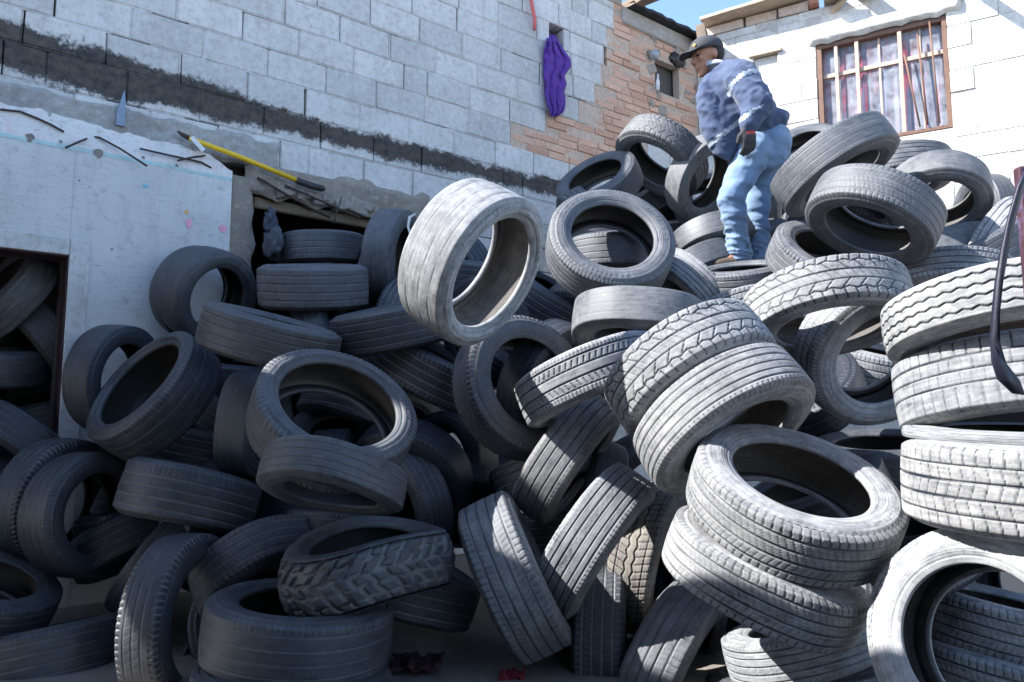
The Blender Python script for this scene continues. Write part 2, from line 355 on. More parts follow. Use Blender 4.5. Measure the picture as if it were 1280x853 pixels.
FILL = [
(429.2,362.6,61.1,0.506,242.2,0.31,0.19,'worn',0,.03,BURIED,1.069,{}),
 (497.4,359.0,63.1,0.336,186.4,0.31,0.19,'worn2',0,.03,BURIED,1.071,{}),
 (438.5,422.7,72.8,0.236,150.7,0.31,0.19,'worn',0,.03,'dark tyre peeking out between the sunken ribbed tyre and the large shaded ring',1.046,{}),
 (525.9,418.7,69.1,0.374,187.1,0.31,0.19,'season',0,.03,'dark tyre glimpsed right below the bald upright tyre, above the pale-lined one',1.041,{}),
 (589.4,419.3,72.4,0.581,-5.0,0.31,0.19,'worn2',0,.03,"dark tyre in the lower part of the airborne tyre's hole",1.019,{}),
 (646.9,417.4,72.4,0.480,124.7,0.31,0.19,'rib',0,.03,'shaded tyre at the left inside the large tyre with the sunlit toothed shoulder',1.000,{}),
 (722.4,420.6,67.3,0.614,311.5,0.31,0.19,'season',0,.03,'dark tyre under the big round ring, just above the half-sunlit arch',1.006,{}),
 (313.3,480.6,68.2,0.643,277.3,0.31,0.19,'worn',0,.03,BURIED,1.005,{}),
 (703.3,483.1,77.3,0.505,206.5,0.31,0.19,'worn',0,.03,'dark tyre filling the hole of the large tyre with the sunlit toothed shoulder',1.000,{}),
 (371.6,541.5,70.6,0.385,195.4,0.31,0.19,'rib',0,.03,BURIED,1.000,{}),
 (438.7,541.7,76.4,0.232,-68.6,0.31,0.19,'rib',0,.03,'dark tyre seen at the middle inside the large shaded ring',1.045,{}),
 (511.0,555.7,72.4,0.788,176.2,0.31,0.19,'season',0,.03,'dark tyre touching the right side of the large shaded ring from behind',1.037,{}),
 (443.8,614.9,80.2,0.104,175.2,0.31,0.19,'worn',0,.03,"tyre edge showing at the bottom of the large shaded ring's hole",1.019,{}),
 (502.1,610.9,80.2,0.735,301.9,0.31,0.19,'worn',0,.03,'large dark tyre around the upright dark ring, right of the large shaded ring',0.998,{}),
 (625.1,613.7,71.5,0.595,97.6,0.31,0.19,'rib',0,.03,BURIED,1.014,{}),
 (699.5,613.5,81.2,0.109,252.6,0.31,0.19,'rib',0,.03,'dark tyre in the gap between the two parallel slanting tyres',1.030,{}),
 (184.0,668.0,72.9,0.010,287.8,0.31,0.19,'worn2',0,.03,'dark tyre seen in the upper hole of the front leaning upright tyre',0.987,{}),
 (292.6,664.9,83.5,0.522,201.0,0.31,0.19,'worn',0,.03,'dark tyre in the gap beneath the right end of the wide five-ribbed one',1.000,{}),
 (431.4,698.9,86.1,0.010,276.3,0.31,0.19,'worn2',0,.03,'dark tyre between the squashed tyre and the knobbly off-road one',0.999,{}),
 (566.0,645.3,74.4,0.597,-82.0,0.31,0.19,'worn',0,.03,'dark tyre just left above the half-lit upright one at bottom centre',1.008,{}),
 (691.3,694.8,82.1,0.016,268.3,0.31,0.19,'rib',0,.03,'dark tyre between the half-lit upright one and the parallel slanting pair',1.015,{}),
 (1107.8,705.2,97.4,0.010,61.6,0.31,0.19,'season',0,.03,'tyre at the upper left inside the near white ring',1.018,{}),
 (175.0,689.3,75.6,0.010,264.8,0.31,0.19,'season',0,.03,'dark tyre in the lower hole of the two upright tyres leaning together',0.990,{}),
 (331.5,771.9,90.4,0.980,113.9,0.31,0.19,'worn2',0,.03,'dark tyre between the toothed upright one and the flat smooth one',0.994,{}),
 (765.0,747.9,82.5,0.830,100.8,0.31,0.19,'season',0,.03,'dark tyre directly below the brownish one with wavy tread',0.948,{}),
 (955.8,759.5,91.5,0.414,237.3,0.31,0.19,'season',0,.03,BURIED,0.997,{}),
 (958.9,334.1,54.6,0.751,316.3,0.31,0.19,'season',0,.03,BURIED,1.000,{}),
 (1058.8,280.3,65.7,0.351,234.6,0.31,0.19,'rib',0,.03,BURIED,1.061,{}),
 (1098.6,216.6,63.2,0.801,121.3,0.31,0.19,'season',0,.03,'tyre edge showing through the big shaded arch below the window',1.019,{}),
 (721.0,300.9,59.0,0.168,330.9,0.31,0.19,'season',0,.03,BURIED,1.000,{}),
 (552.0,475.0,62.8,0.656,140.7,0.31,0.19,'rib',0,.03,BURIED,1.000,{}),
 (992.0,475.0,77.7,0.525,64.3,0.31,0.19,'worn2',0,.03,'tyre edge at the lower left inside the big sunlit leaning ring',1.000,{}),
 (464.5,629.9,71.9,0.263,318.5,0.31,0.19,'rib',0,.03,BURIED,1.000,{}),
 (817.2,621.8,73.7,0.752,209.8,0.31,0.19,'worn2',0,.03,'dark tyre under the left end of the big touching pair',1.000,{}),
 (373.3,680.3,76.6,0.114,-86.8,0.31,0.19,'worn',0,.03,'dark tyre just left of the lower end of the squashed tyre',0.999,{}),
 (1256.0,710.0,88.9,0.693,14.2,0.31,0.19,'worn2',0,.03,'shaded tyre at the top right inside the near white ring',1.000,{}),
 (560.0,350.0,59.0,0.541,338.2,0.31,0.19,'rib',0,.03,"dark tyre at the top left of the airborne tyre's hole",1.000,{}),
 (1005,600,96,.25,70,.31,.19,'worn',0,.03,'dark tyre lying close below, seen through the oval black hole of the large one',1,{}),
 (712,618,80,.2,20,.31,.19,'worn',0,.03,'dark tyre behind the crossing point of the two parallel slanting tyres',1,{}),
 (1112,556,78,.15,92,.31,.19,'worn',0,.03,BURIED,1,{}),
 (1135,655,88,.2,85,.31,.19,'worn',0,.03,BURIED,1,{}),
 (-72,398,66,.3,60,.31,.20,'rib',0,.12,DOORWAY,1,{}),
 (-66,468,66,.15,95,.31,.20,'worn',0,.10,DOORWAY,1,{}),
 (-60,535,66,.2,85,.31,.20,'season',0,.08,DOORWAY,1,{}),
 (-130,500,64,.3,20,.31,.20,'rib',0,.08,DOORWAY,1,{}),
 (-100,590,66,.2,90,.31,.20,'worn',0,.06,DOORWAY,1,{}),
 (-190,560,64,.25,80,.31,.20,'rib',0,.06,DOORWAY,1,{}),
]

def tyre_frame(e):
    cx, cy, a, q, phi, R, W, pat, low, dust, label, df, op = e
    Z = FPX*R/a*df
    d = ray(cx, cy); dn = d.normalized()
    ex = Vector((1,0,0)) - dn*dn.x; ex.normalize()
    ey = dn.cross(ex); ey.normalize()
    if ey.z > 0: ey = -ey
    ph = R_(phi)
    n = -dn*q - (ex*math.cos(ph) + ey*math.sin(ph))*math.sqrt(1-q*q)
    c = EYE + d*Z - n*(W/2)
    return c, n.normalized(), R*(df if df < 1.3 else 1), W

def tread_height(pat, u, v):
    """u along the tread (m), v across it (-1..1); 0 = top of the blocks, 1 = full depth; arrays"""
    h = np.zeros(np.broadcast(u, v).shape)
    def groove(c, wd): return np.clip(1.5 - np.abs(v-c)/(wd*.72), 0, 1)
    def saw(x): return np.abs(((x) % 1.0) - .5)*2      # 1 at integers
    def sipe(per, slope, lo, hi, thick=.10, depth=.7, ph=0):
        s = saw(u/per + slope*v + ph)
        m = ((v > lo) & (v < hi)).astype(float)
        return np.clip((s-(1-thick*1.25))/(thick*.8), 0, 1)*m*depth*.85
    def cut(*xs):
        nonlocal h
        for x in xs: h = np.maximum(h, x)
    if pat == 'rib':
        for c in (-.62, -.22, .22, .62): cut(groove(c, .028))
        cut(sipe(.024, .3, .74, 1.1, .16, .45), sipe(.024, -.3, -1.1, -.74, .16, .45))
    elif pat == 'rib5':
        for c in (-.62, -.3, .05, .38, .66): cut(groove(c, .026))
        cut(sipe(.020, .2, .78, 1.1, .2, .8), sipe(.020, -.2, -1.1, -.74, .16, .5), sipe(.016, 1.2, -.3, .05, .16, .3))
    elif pat == 'season':
        for c in (-.6, -.2, .2, .6): cut(groove(c, .032))
        cut(sipe(.026, .6, .66, 1.1, .18, .8), sipe(.026, -.6, -1.1, -.66, .18, .8),
            sipe(.022, 2, .26, .56, .14, .5), sipe(.022, -2, -.56, -.26, .14, .5), sipe(.022, 2, -.15, .15, .14, .4))
    elif pat == 'season4':
        for c in (-.68, -.3, .08, .46): cut(groove(c, .036))
        cut(sipe(.028, .4, .5, 1.1, .18, .8), sipe(.02, -.4, -1.1, -.7, .14, .5), sipe(.02, 1.5, .1, .44, .12, .4))
    elif pat == 'chevron':
        for c in (-.66, -.24, .2, .62): cut(groove(c, .032))
        cut(sipe(.017, 0, .68, 1.1, .26, .8), sipe(.017, 0, -1.1, -.72, .26, .8),
            sipe(.026, -1.6, -.58, -.3, .26, .8), sipe(.026, 1.6, .26, .56, .26, .8))
    elif pat == 'vblock':
        for c in (-.62, .62): cut(groove(c + .05*(saw(u/.06)-.5)*2, .03))
        for c in (-.2, .22): cut(groove(c, .03))
        cut(sipe(.06, 1.4, -.6, -.2, .10, 1), sipe(.06, -1.4, .22, .6, .10, 1), sipe(.03, 2.2, -.2, .22, .13, .5),
            sipe(.04, .5, .64, 1.1, .16, 1), sipe(.04, -.5, -1.1, -.64, .16, 1), sipe(.02, -1, -.58, -.24, .12, .35))
    elif pat == 'vfine':
        for c in (-.5, .0, .5): cut(groove(c, .025))
        cut(sipe(.022, 1.5, -.5, 0, .16, .5), sipe(.022, -1.5, 0, .5, .16, .5), sipe(.018, 0, .6, 1.1, .22, .7), sipe(.03, .6, -1.1, -.55, .14, .5))
    elif pat == 'block':
        for c in (-.58, -.2, .2, .58): cut(groove(c, .03))
        cut(sipe(.032, .5, -1.1, -.6, .13, .8), sipe(.032, .5, .6, 1.1, .13, .8), sipe(.032, .9, -.55, -.22, .12, .7, .3),
            sipe(.032, .9, .22, .55, .12, .7, .1), sipe(.032, -.9, -.18, .18, .12, .7, .6))
    elif pat == 'block2':
        for c in (-.5, -.12, .26): cut(groove(c, .028))
        cut(sipe(.036, .1, -1.1, -.5, .12, 1), sipe(.03, 0, -.5, -.12, .1, .5, .3), sipe(.03, 0, -.12, .26, .1, .5, .1), sipe(.036, 0, .3, 1.1, .12, .6, .6))
    elif pat == 'zigzag':
        for c in (-.62, -.2, .2, .62): cut(np.clip(1.5 - np.abs(v - c - .045*(saw(u/.04)-.5)*2)/.03, 0, 1))
    elif pat == 'wave':
        for c in (-.18, .18): cut(groove(c + .05*(saw(u/.05)-.5)*2, .04))
        for c in (-.62, .62): cut(groove(c, .02))
        cut(sipe(.03, -1.0, -1.1, -.2, .16, .9), sipe(.03, 1.0, .2, 1.1, .16, .9))
    elif pat == 'lug':
        for c in (-.5, -.1, .3): cut(groove(c, .025)*.5)
        cut(sipe(.024, 0, .66, 1.12, .30, 1), sipe(.024, 0, -1.12, -.7, .30, 1), sipe(.03, 1, -.5, .3, .1, .25))
    elif pat == 'worn':
        for c in (-.5, 0, .5): cut(groove(c, .022)*.35)
        cut(sipe(.03, .3, .8, 1.1, .14, .3), sipe(.03, -.3, -1.1, -.8, .14, .3))
    elif pat == 'worn2':
        for c in (-.62, -.2, .22, .64): cut(groove(c, .02)*.5)
        cut(sipe(.022, .5, .7, 1.1, .16, .5), sipe(.022, -.5, -1.1, -.72, .16, .5), sipe(.018, .9, -.6, -.2, .1, .2))
    elif pat == 'bald':
        for c in (-.45, .1, .55): cut(groove(c + .03*np.sin(u*9), .014)*.4)
    elif pat == 'mud':
        cell = np.floor(u/.062); fu = (u/.062) % 1
        d = np.ones_like(h)
        for c, wd, o in ((-.83, .16, 0), (-.42, .17, .5), (0, .15, .05), (.42, .17, .5), (.83, .16, 0)):
            fo = (u/.068 + o + 1.3*(v-c)*(1 if c <= 0 else -1) + .08*np.sin(u*40+c*9)) % 1
            du = np.abs(fo-.5)/.33; dv = np.abs(v - c - .05*np.sin(u*60+c*20))/wd
            d = np.minimum(d, np.clip((np.maximum(du, dv)-1)*5 + .5, 0, 1))
        h = d
    return h

NU, NV = 560, 66
def tread_mesh(pat, R=.32, W=.2):
    """tyre-local: axis = z. tread surface incl. shoulders"""
    ths = np.linspace(0, 2*np.pi, NU, endpoint=False)
    v = np.linspace(-1.0, 1.0, NV)
    VV, TT = np.meshgrid(v, ths)
    h = tread_height(pat, TT*R, VV*1.08)
    depth = {'mud': .013, 'worn': .0035, 'worn2': .004, 'bald': .005, 'lug': .007}.get(pat, .0058)
    yb = np.sign(VV)*np.where(np.abs(VV) < .8, np.abs(VV)*1.02, .816 + (np.abs(VV)-.8)*.62)      # across, of half width
    drop = (.028 if pat == 'mud' else .006)*VV**2 + np.where(np.abs(VV) > .78, ((np.abs(VV)-.78)/.22)**2*.020, 0)
    rng = np.random.RandomState(len(pat)*7+ord(pat[0]))
    wob = sum(np.sin(TT*k + rng.rand()*6)*.0012 for k in (2, 3, 5)) + np.sin(TT*9+VV*2)*.0004
    r = R - drop - h*depth + wob
    z = yb*W/2*.97
    co = np.stack([r*np.cos(TT), r*np.sin(TT), z], -1).reshape(-1, 3)
    return grid_mesh('tread', co, NU, NV, h.reshape(-1))
def grid_mesh(name, co, nu, nv, att=None, flip=False):
    i = np.arange(nu)[:, None]; j = np.arange(nv-1)[None, :]
    a = i*nv + j; b = ((i+1) % nu)*nv + j
    f = np.stack([a, b, b+1, a+1], -1).reshape(-1, 4)
    if flip: f = f[:, ::-1]
    me = bpy.data.meshes.new(name)
    me.vertices.add(len(co)); me.vertices.foreach_set('co', co.astype(np.float32).ravel())
    me.loops.add(f.size); me.loops.foreach_set('vertex_index', f.astype(np.int32).ravel())
    me.polygons.add(len(f)); me.polygons.foreach_set('loop_start', np.arange(0, f.size, 4, dtype=np.int32))
    me.update(calc_edges=True)
    me.polygons.foreach_set('use_smooth', np.ones(len(f), bool))
    if att is not None:
        at = me.attributes.new('groove', 'FLOAT', 'POINT'); at.data.foreach_set('value', att.astype(np.float32))
    return me
def prof_mesh(name, prof, side, nu=120, att=None, fn=None):
    pr = np.array(prof); ths = np.linspace(0, 2*np.pi, nu, endpoint=False)
    r = pr[None, :, 0] + np.zeros((nu, 1)); z = pr[None, :, 1]*side + np.zeros((nu, 1)); T = ths[:, None] + np.zeros((1, len(pr)))
    if fn is not None: r, z = fn(r, z, T, side)
    co = np.stack([r*np.cos(T), r*np.sin(T), z], -1).reshape(-1, 3)
    return grid_mesh(name, co, nu, len(pr), None, flip=(side < 0))
def sidewall_prof(rim, R=.32, W=.2):
    """from the shoulder edge of the tread round to the inside of the bead"""
    hw = W/2; r0 = R-.026; z0 = hw*.91
    pts = [(r0, z0), (r0-.006, z0+.003)]
    rm = r0-.012
    pts += [(rm+.001, hw*.965), (rm-.001, hw*.975), (rm-.004, hw*.972), (rm-.010, hw*.985)]
    span = rm-.01 - (rim+.02)
    for k in range(1, 22):
        t = k/22; pts.append((rm-.010 - span*t, hw*(.985 + .035*math.sin(t*math.pi) - .05*t)))
    pts += [(rim+.020, hw*.90), (rim+.017, hw*.915), (rim+.012, hw*.905), (rim+.008, hw*.86), (rim+.002, hw*.85), (rim-.001, hw*.80), (rim-.001, hw*.72), (rim+.004, hw*.69), (rim+.012, hw*.70)]
    return pts
def liner_prof(rim, R=.32, W=.2):
    hw = W/2; half = []
    half += [(rim+.012, hw*.70), (rim+.03, hw*.78), (rim+.055, hw*.86), (R-.07, hw*.90), (R-.045, hw*.86), (R-.028, hw*.74), (R-.022, hw*.5), (R-.019, hw*.2)]
    return half + [(r, -z) for r, z in half[::-1]]

def sep_(t, v):
    s = t.nodes.new('ShaderNodeSeparateXYZ'); t.links.new(v, s.inputs[0]); return s.outputs
def rubber(name, kind):
    m, t, b = newmat(name)
    tc = t.nodes.new('ShaderNodeTexCoord'); v = tc.outputs['Object']
    oi = t.nodes.new('ShaderNodeObjectInfo')
    ad = t.nodes.new('ShaderNodeVectorMath'); ad.operation = 'MULTIPLY_ADD'
    cb = t.nodes.new('ShaderNodeCombineXYZ')
    for k in range(3): t.links.new(oi.outputs['Random'], cb.inputs[k])
    t.links.new(cb.outputs[0], ad.inputs[0]); ad.inputs[1].default_value = (37, 17, 23); t.links.new(v, ad.inputs[2])
    vv = ad.outputs[0]
    at = t.nodes.new('ShaderNodeAttribute'); at.attribute_type = 'OBJECT'; at.attribute_name = 'dust'
    tn = t.nodes.new('ShaderNodeAttribute'); tn.attribute_type = 'OBJECT'; tn.attribute_name = 'tan'
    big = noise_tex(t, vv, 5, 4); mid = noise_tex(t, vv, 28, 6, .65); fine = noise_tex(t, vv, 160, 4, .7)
    # cloudy dust: per-tyre dust and light tone + modulation
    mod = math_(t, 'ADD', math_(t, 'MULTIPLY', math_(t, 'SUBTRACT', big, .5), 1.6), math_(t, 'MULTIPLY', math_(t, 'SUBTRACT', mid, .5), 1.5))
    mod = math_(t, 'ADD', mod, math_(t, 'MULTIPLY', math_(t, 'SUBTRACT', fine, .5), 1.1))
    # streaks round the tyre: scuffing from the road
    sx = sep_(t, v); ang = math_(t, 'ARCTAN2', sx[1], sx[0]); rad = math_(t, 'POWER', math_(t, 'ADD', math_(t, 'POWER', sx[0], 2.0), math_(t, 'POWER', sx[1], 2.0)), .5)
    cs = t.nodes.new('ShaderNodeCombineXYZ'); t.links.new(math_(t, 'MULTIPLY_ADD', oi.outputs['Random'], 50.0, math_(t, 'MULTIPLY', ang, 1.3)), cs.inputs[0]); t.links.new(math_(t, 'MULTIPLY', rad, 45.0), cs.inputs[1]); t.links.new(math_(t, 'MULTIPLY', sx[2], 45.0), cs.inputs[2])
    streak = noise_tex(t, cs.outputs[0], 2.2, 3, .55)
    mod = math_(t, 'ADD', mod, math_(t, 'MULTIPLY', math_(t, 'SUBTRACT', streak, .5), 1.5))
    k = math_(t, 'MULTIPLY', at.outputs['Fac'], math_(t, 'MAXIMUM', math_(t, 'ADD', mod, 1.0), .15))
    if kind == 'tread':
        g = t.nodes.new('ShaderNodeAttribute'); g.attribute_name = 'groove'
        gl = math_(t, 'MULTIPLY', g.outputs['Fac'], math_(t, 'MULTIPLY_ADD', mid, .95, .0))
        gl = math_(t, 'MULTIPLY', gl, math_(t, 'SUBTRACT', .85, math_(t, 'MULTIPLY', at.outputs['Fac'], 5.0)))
        # dust caught in duller tyres' grooves; shade painted into those of sunlit tyres
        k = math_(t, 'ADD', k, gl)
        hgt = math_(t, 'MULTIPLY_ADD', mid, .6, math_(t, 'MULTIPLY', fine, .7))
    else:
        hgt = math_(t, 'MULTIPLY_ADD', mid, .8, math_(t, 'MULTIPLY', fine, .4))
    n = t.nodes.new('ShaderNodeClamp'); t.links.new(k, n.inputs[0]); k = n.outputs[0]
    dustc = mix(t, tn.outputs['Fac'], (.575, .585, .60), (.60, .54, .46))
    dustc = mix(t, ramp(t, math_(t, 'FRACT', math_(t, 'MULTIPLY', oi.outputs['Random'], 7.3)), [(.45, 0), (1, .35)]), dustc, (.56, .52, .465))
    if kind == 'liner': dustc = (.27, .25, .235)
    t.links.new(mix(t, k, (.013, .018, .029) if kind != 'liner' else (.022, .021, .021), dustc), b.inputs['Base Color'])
    t.links.new(ramp(t, k, [(0, .42), (.35, .85)]), b.inputs['Roughness'])
    b.inputs['Specular IOR Level'].default_value = .5
    bump(t, b, hgt, .55, .0022 if kind == 'tread' else .0016)
    return m
M_TREAD = rubber('tread_rubber', 'tread'); M_SIDE = rubber('sidewall_rubber', 'side'); M_LINER = rubber('liner_rubber', 'liner')
TREADS = {}; SIDES = {}; LINERS = {}
def side_relief(r, z, T, side):
    band = np.exp(-((r-.268)/.010)**2)
    z = z + side*band*.0020*(np.sin(T*61 + 3*np.sin(T*5)) > -.1) * (np.sin(T*3) > .1) * (1 - .8*(np.abs(r-.268) < .0035)*(np.sin(T*23) > 0))
    for c, wd, hh in ((.284, .0022, .0016), (.247, .002, .0016), (.240, .0015, .0012)): z = z + side*hh*np.exp(-((r-c)/wd)**2)
    z = z + side*.0016*np.exp(-((r-.291)/.004)**2)*np.sign(np.sin(T*84))
    return r, z
def get_tyre_meshes(pat, low):
    rim = .232 if low else .208
    if pat not in TREADS:
        TREADS[pat] = tread_mesh(pat); TREADS[pat].materials.append(M_TREAD)
    if low not in SIDES:
        pr = sidewall_prof(rim)
        SIDES[low] = [prof_mesh('sidewall', pr, s, 300, fn=side_relief) for s in (1, -1)]
        LINERS[low] = prof_mesh('inner_liner', liner_prof(rim), 1, 96)
        for m in SIDES[low]: m.materials.append(M_SIDE)
        LINERS[low].materials.append(M_LINER)
    return TREADS[pat], SIDES[low], LINERS[low]
def bent(me, amt, seed):
    """a copy of a tyre mesh sagging out of round"""
    m2 = me.copy(); n = len(m2.vertices); co = np.empty(n*3, np.float32); m2.vertices.foreach_get('co', co); co = co.reshape(-1, 3)
    th = np.arctan2(co[:, 1], co[:, 0]); r = np.hypot(co[:, 0], co[:, 1])
    k = 1 - amt*(.5+.5*np.cos(2*th)) - amt*.35*np.cos(3*th+seed)*np.abs(np.sin(th+seed))
    co[:, 0] *= k; co[:, 1] *= (1 + amt*.35); co[:, 2] += amt*.16*np.cos(2*th+.6)*(r/.32)
    m2.vertices.foreach_set('co', co.ravel()); m2.update(); return m2
rs = random.Random(5)
def build_tyre(e, group):
    c, n, R, W = tyre_frame(e)
    pat, low, dust, label, op = e[7], e[8], e[9], e[10], e[12]
    tm, sm, lm = get_tyre_meshes(pat, low)
    root = empty('tyre', c)
    root.rotation_mode = 'QUATERNION'
    q = n.to_track_quat('Z', 'Y')
    spin = R_(op['spin']) if 'spin' in op else rs.uniform(0, 6.28)
    from mathutils import Quaternion
    q = q @ Quaternion((0, 0, 1), spin)
    root.rotation_quaternion = q
    s = R/.32; ov = 1 - rs.uniform(0, .035)
    root.scale = (s, s*ov, W/.2)
    if 'oval' in op:
        a = 1-op['oval']
        tm = bent(tm, a, len(label)); sm = [bent(x, a, len(label)) for x in sm]; lm = bent(lm, a, len(label))
    tag(root, label, 'tyre', group)
    for nm, me in (('tread', tm), ('sidewall', sm[0]), ('sidewall', sm[1]), ('inner_liner', lm)):
        o = bpy.data.objects.new(nm, me); C.objects.link(o); o.parent = root
        o['dust'] = float(dust*.78 if dust > .3 else dust*.62) * (1.12 if nm == 'sidewall' else 1); o['tan'] = float(op.get('tan', 0))  # paler for sunlit tyres, darker for shaded: light put into the colour
    return root
for i, e in enumerate(TY):
    build_tyre(e, 'old tyres heaped in the yard')
for e in FILL:
    build_tyre(e, 'old tyres heaped in the yard' if e[10] not in (BURIED, DOORWAY) else 'tyres buried deep in the heap' if e[10] == BURIED else 'tyres stacked inside the doorway')
# temp ground
bm=bmesh.new(); bmesh.ops.create_grid(bm,x_segments=1,y_segments=1,size=200)
tag(obj('ground',bm,simple('ground_dirt',(.2,.18,.16))),kind='structure')
# ------------------------------------------------------------ wall frames
aL, aR = R_(52), R_(58.9)
DL = Vector((math.sin(aL), math.cos(aL), 0)); NL = Vector((math.cos(aL), -math.sin(aL), 0)); AL = Vector((.40, 6.35, 0))
DR = Vector((math.sin(aR), -math.cos(aR), 0)); NR = Vector((-math.cos(aR), -math.sin(aR), 0)); AR = Vector((1.898, 7.521, 0))
UZ = Vector((0, 0, 1))
def frame(A, D, n):
    return Matrix(((D.x, n.x, 0, A.x), (D.y, n.y, 0, A.y), (0, 0, 1, 0), (0, 0, 0, 1)))
FL = frame(AL, DL, NL); FR = frame(AR, DR, NR)     # local x along the wall, y out of it, z up
def WL(px, py, out=0.0):
    p = on_plane(px, py, AL + NL*out, NL); return p
def lt(px, py, out=0.0):
    p = WL(px, py, out) - AL; return p.dot(DL), p.z
def rt(px, py, out=0.0):
    p = on_plane(px, py, AR + NR*out, NR) - AR; return p.dot(DR), p.z
def wbox(bm, F, t0, t1, y0, y1, z0, z1, bev=0, rot=0, jit=0, rr=random, mat=0):
    M = F @ Matrix.Translation(((t0+t1)/2, (y0+y1)/2, (z0+z1)/2)) @ Matrix.Rotation(rot, 4, 'Y')
    r = bmesh.ops.create_cube(bm, size=1, matrix=M @ Matrix.Diagonal((t1-t0, y1-y0, z1-z0, 1)))
    vs = r['verts']
    if jit:
        for v in vs: v.co += Vector((rr.uniform(-jit, jit), rr.uniform(-jit, jit), rr.uniform(-jit, jit)))
    for f in {f for v in vs for f in v.link_faces}: f.material_index = mat
    if bev:
        es = list({e for v in vs for e in v.link_edges})
        bmesh.ops.bevel(bm, geom=es, offset=bev, segments=1, affect='EDGES')

# ------------------------------------------------------------ wall materials
def masonry_mat(name, c1, c2, soot=None, stain=.25, bumpd=.006, sc=1.0, rough=.9):
    m, t, b = newmat(name)
    g = t.nodes.new('ShaderNodeNewGeometry'); tc = t.nodes.new('ShaderNodeTexCoord'); v = tc.outputs['Object']
    isl = g.outputs['Random Per Island']
    c = mix(t, isl, c1, c2)
    n1 = noise_tex(t, v, 3*sc, 5); n2 = noise_tex(t, v, 26*sc, 8, .7); n3 = noise_tex(t, v, 130*sc, 5, .75)
    c = mix(t, ramp(t, n1, [(.38, 0.0), (.68, stain)]), c, (.20, .19, .18))
    c = mix(t, ramp(t, n2, [(.30, .45), (.5, 0.0)]), c, (.22, .21, .20))
    mp = t.nodes.new('ShaderNodeMapping'); t.links.new(v, mp.inputs[0]); mp.inputs['Scale'].default_value = (5, 5, .8)
    c = mix(t, ramp(t, noise_tex(t, mp.outputs[0], 1.5*sc, 5, .65), [(.5, 0.0), (.72, .30)]), c, (.33, .31, .29))
    c = mix(t, ramp(t, n3, [(.56, 0.0), (.68, .5)]), c, (.16, .155, .15))
    c = mix(t, ramp(t, n2, [(.55, 0.0), (.75, .55)]), c, (.80, .79, .77))
    if soot: c = soot(t, v, c)
    t.links.new(c, b.inputs['Base Color']); b.inputs['Roughness'].default_value = rough
    h = math_(t, 'MULTIPLY_ADD', n2, .6, math_(t, 'MULTIPLY', n3, .5))
    bump(t, b, h, .7, bumpd)
    return m
def sep(t, v):
    s = t.nodes.new('ShaderNodeSeparateXYZ'); t.links.new(v, s.inputs[0]); return s.outputs
def soot_band(zc, half, fr, amount=1.0):
    """tar and burn marks left along the line of the vanished roof: a mark on the wall itself"""
    def f(t, v, c):
        o = sep(t, v)
        n = noise_tex(t, v, 3.2, 7, .72); nn = noise_tex(t, v, 17, 6, .75); n3 = noise_tex(t, v, 60, 4, .8)
        lf = math_(t, 'MINIMUM', math_(t, 'MAXIMUM', math_(t, 'MULTIPLY', math_(t, 'ADD', o[0], 1.3), -.7), 0.0), 1.0)
        d = math_(t, 'ABSOLUTE', math_(t, 'SUBTRACT', o[2], math_(t, 'MULTIPLY_ADD', lf, .03, zc)))
        d = math_(t, 'SUBTRACT', d, math_(t, 'MULTIPLY', lf, .075))
        e = math_(t, 'ADD', d, math_(t, 'MULTIPLY', math_(t, 'SUBTRACT', n, .5), -fr))
        e = math_(t, 'ADD', e, math_(t, 'MULTIPLY', math_(t, 'SUBTRACT', nn, .5), -.17))
        e = math_(t, 'ADD', e, math_(t, 'MULTIPLY', math_(t, 'SUBTRACT', n3, .5), -.06))
        fac = ramp(t, e, [(half, amount), (half+.035, 0.0)])
        dark = mix(t, ramp(t, nn, [(.35, 0), (.65, 1)]), (.022, .024, .030), (.10, .085, .075))
        dark = mix(t, ramp(t, math_(t, 'ADD', math_(t, 'ABSOLUTE', math_(t, 'SUBTRACT', o[2], 2.925)), math_(t, 'MULTIPLY', n3, .03)), [(.010, .5), (.04, 0)]), dark, (.10, .07, .05))
        dark = mix(t, ramp(t, n3, [(.60, 0), (.72, .35)]), dark, (.20, .20, .21))
        return mix(t, fac, c, dark)
    return f
M_BLOCK = masonry_mat('weathered_concrete_block', (.53, .53, .525), (.68, .67, .655), soot=soot_band(2.93, .055, .22), stain=.22)
M_MORTAR = masonry_mat('grey_mortar', (.52, .51, .50), (.60, .585, .565), soot=soot_band(2.93, .055, .22))
M_BRICK = masonry_mat('red_brick', (.55, .29, .19), (.72, .44, .31), stain=.12, sc=1.6)
M_BMORT = masonry_mat('lime_mortar', (.54, .40, .31), (.60, .46, .36), stain=.2)
M_WHITEW = masonry_mat('whitewashed_block', (.60, .58, .54), (.70, .68, .65), stain=.35)
M_RUBBLE = masonry_mat('broken_masonry', (.30, .25, .20), (.44, .38, .32), stain=.5, bumpd=.02)
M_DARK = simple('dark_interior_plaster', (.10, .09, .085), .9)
M_WOOD = simple('weathered_wood', (.20, .15, .11), .8, .45, 9, .5)
M_WOODL = simple('pale_sawn_wood', (.42, .33, .25), .8, .3, 9, .4)
M_FELT = simple('black_roofing_felt', (.03, .03, .032), .8, .4, 14, .8, dist=.02)
M_IRON = simple('rusty_iron', (.07, .05, .045), .7, .5, 40, .4, metal=.4)

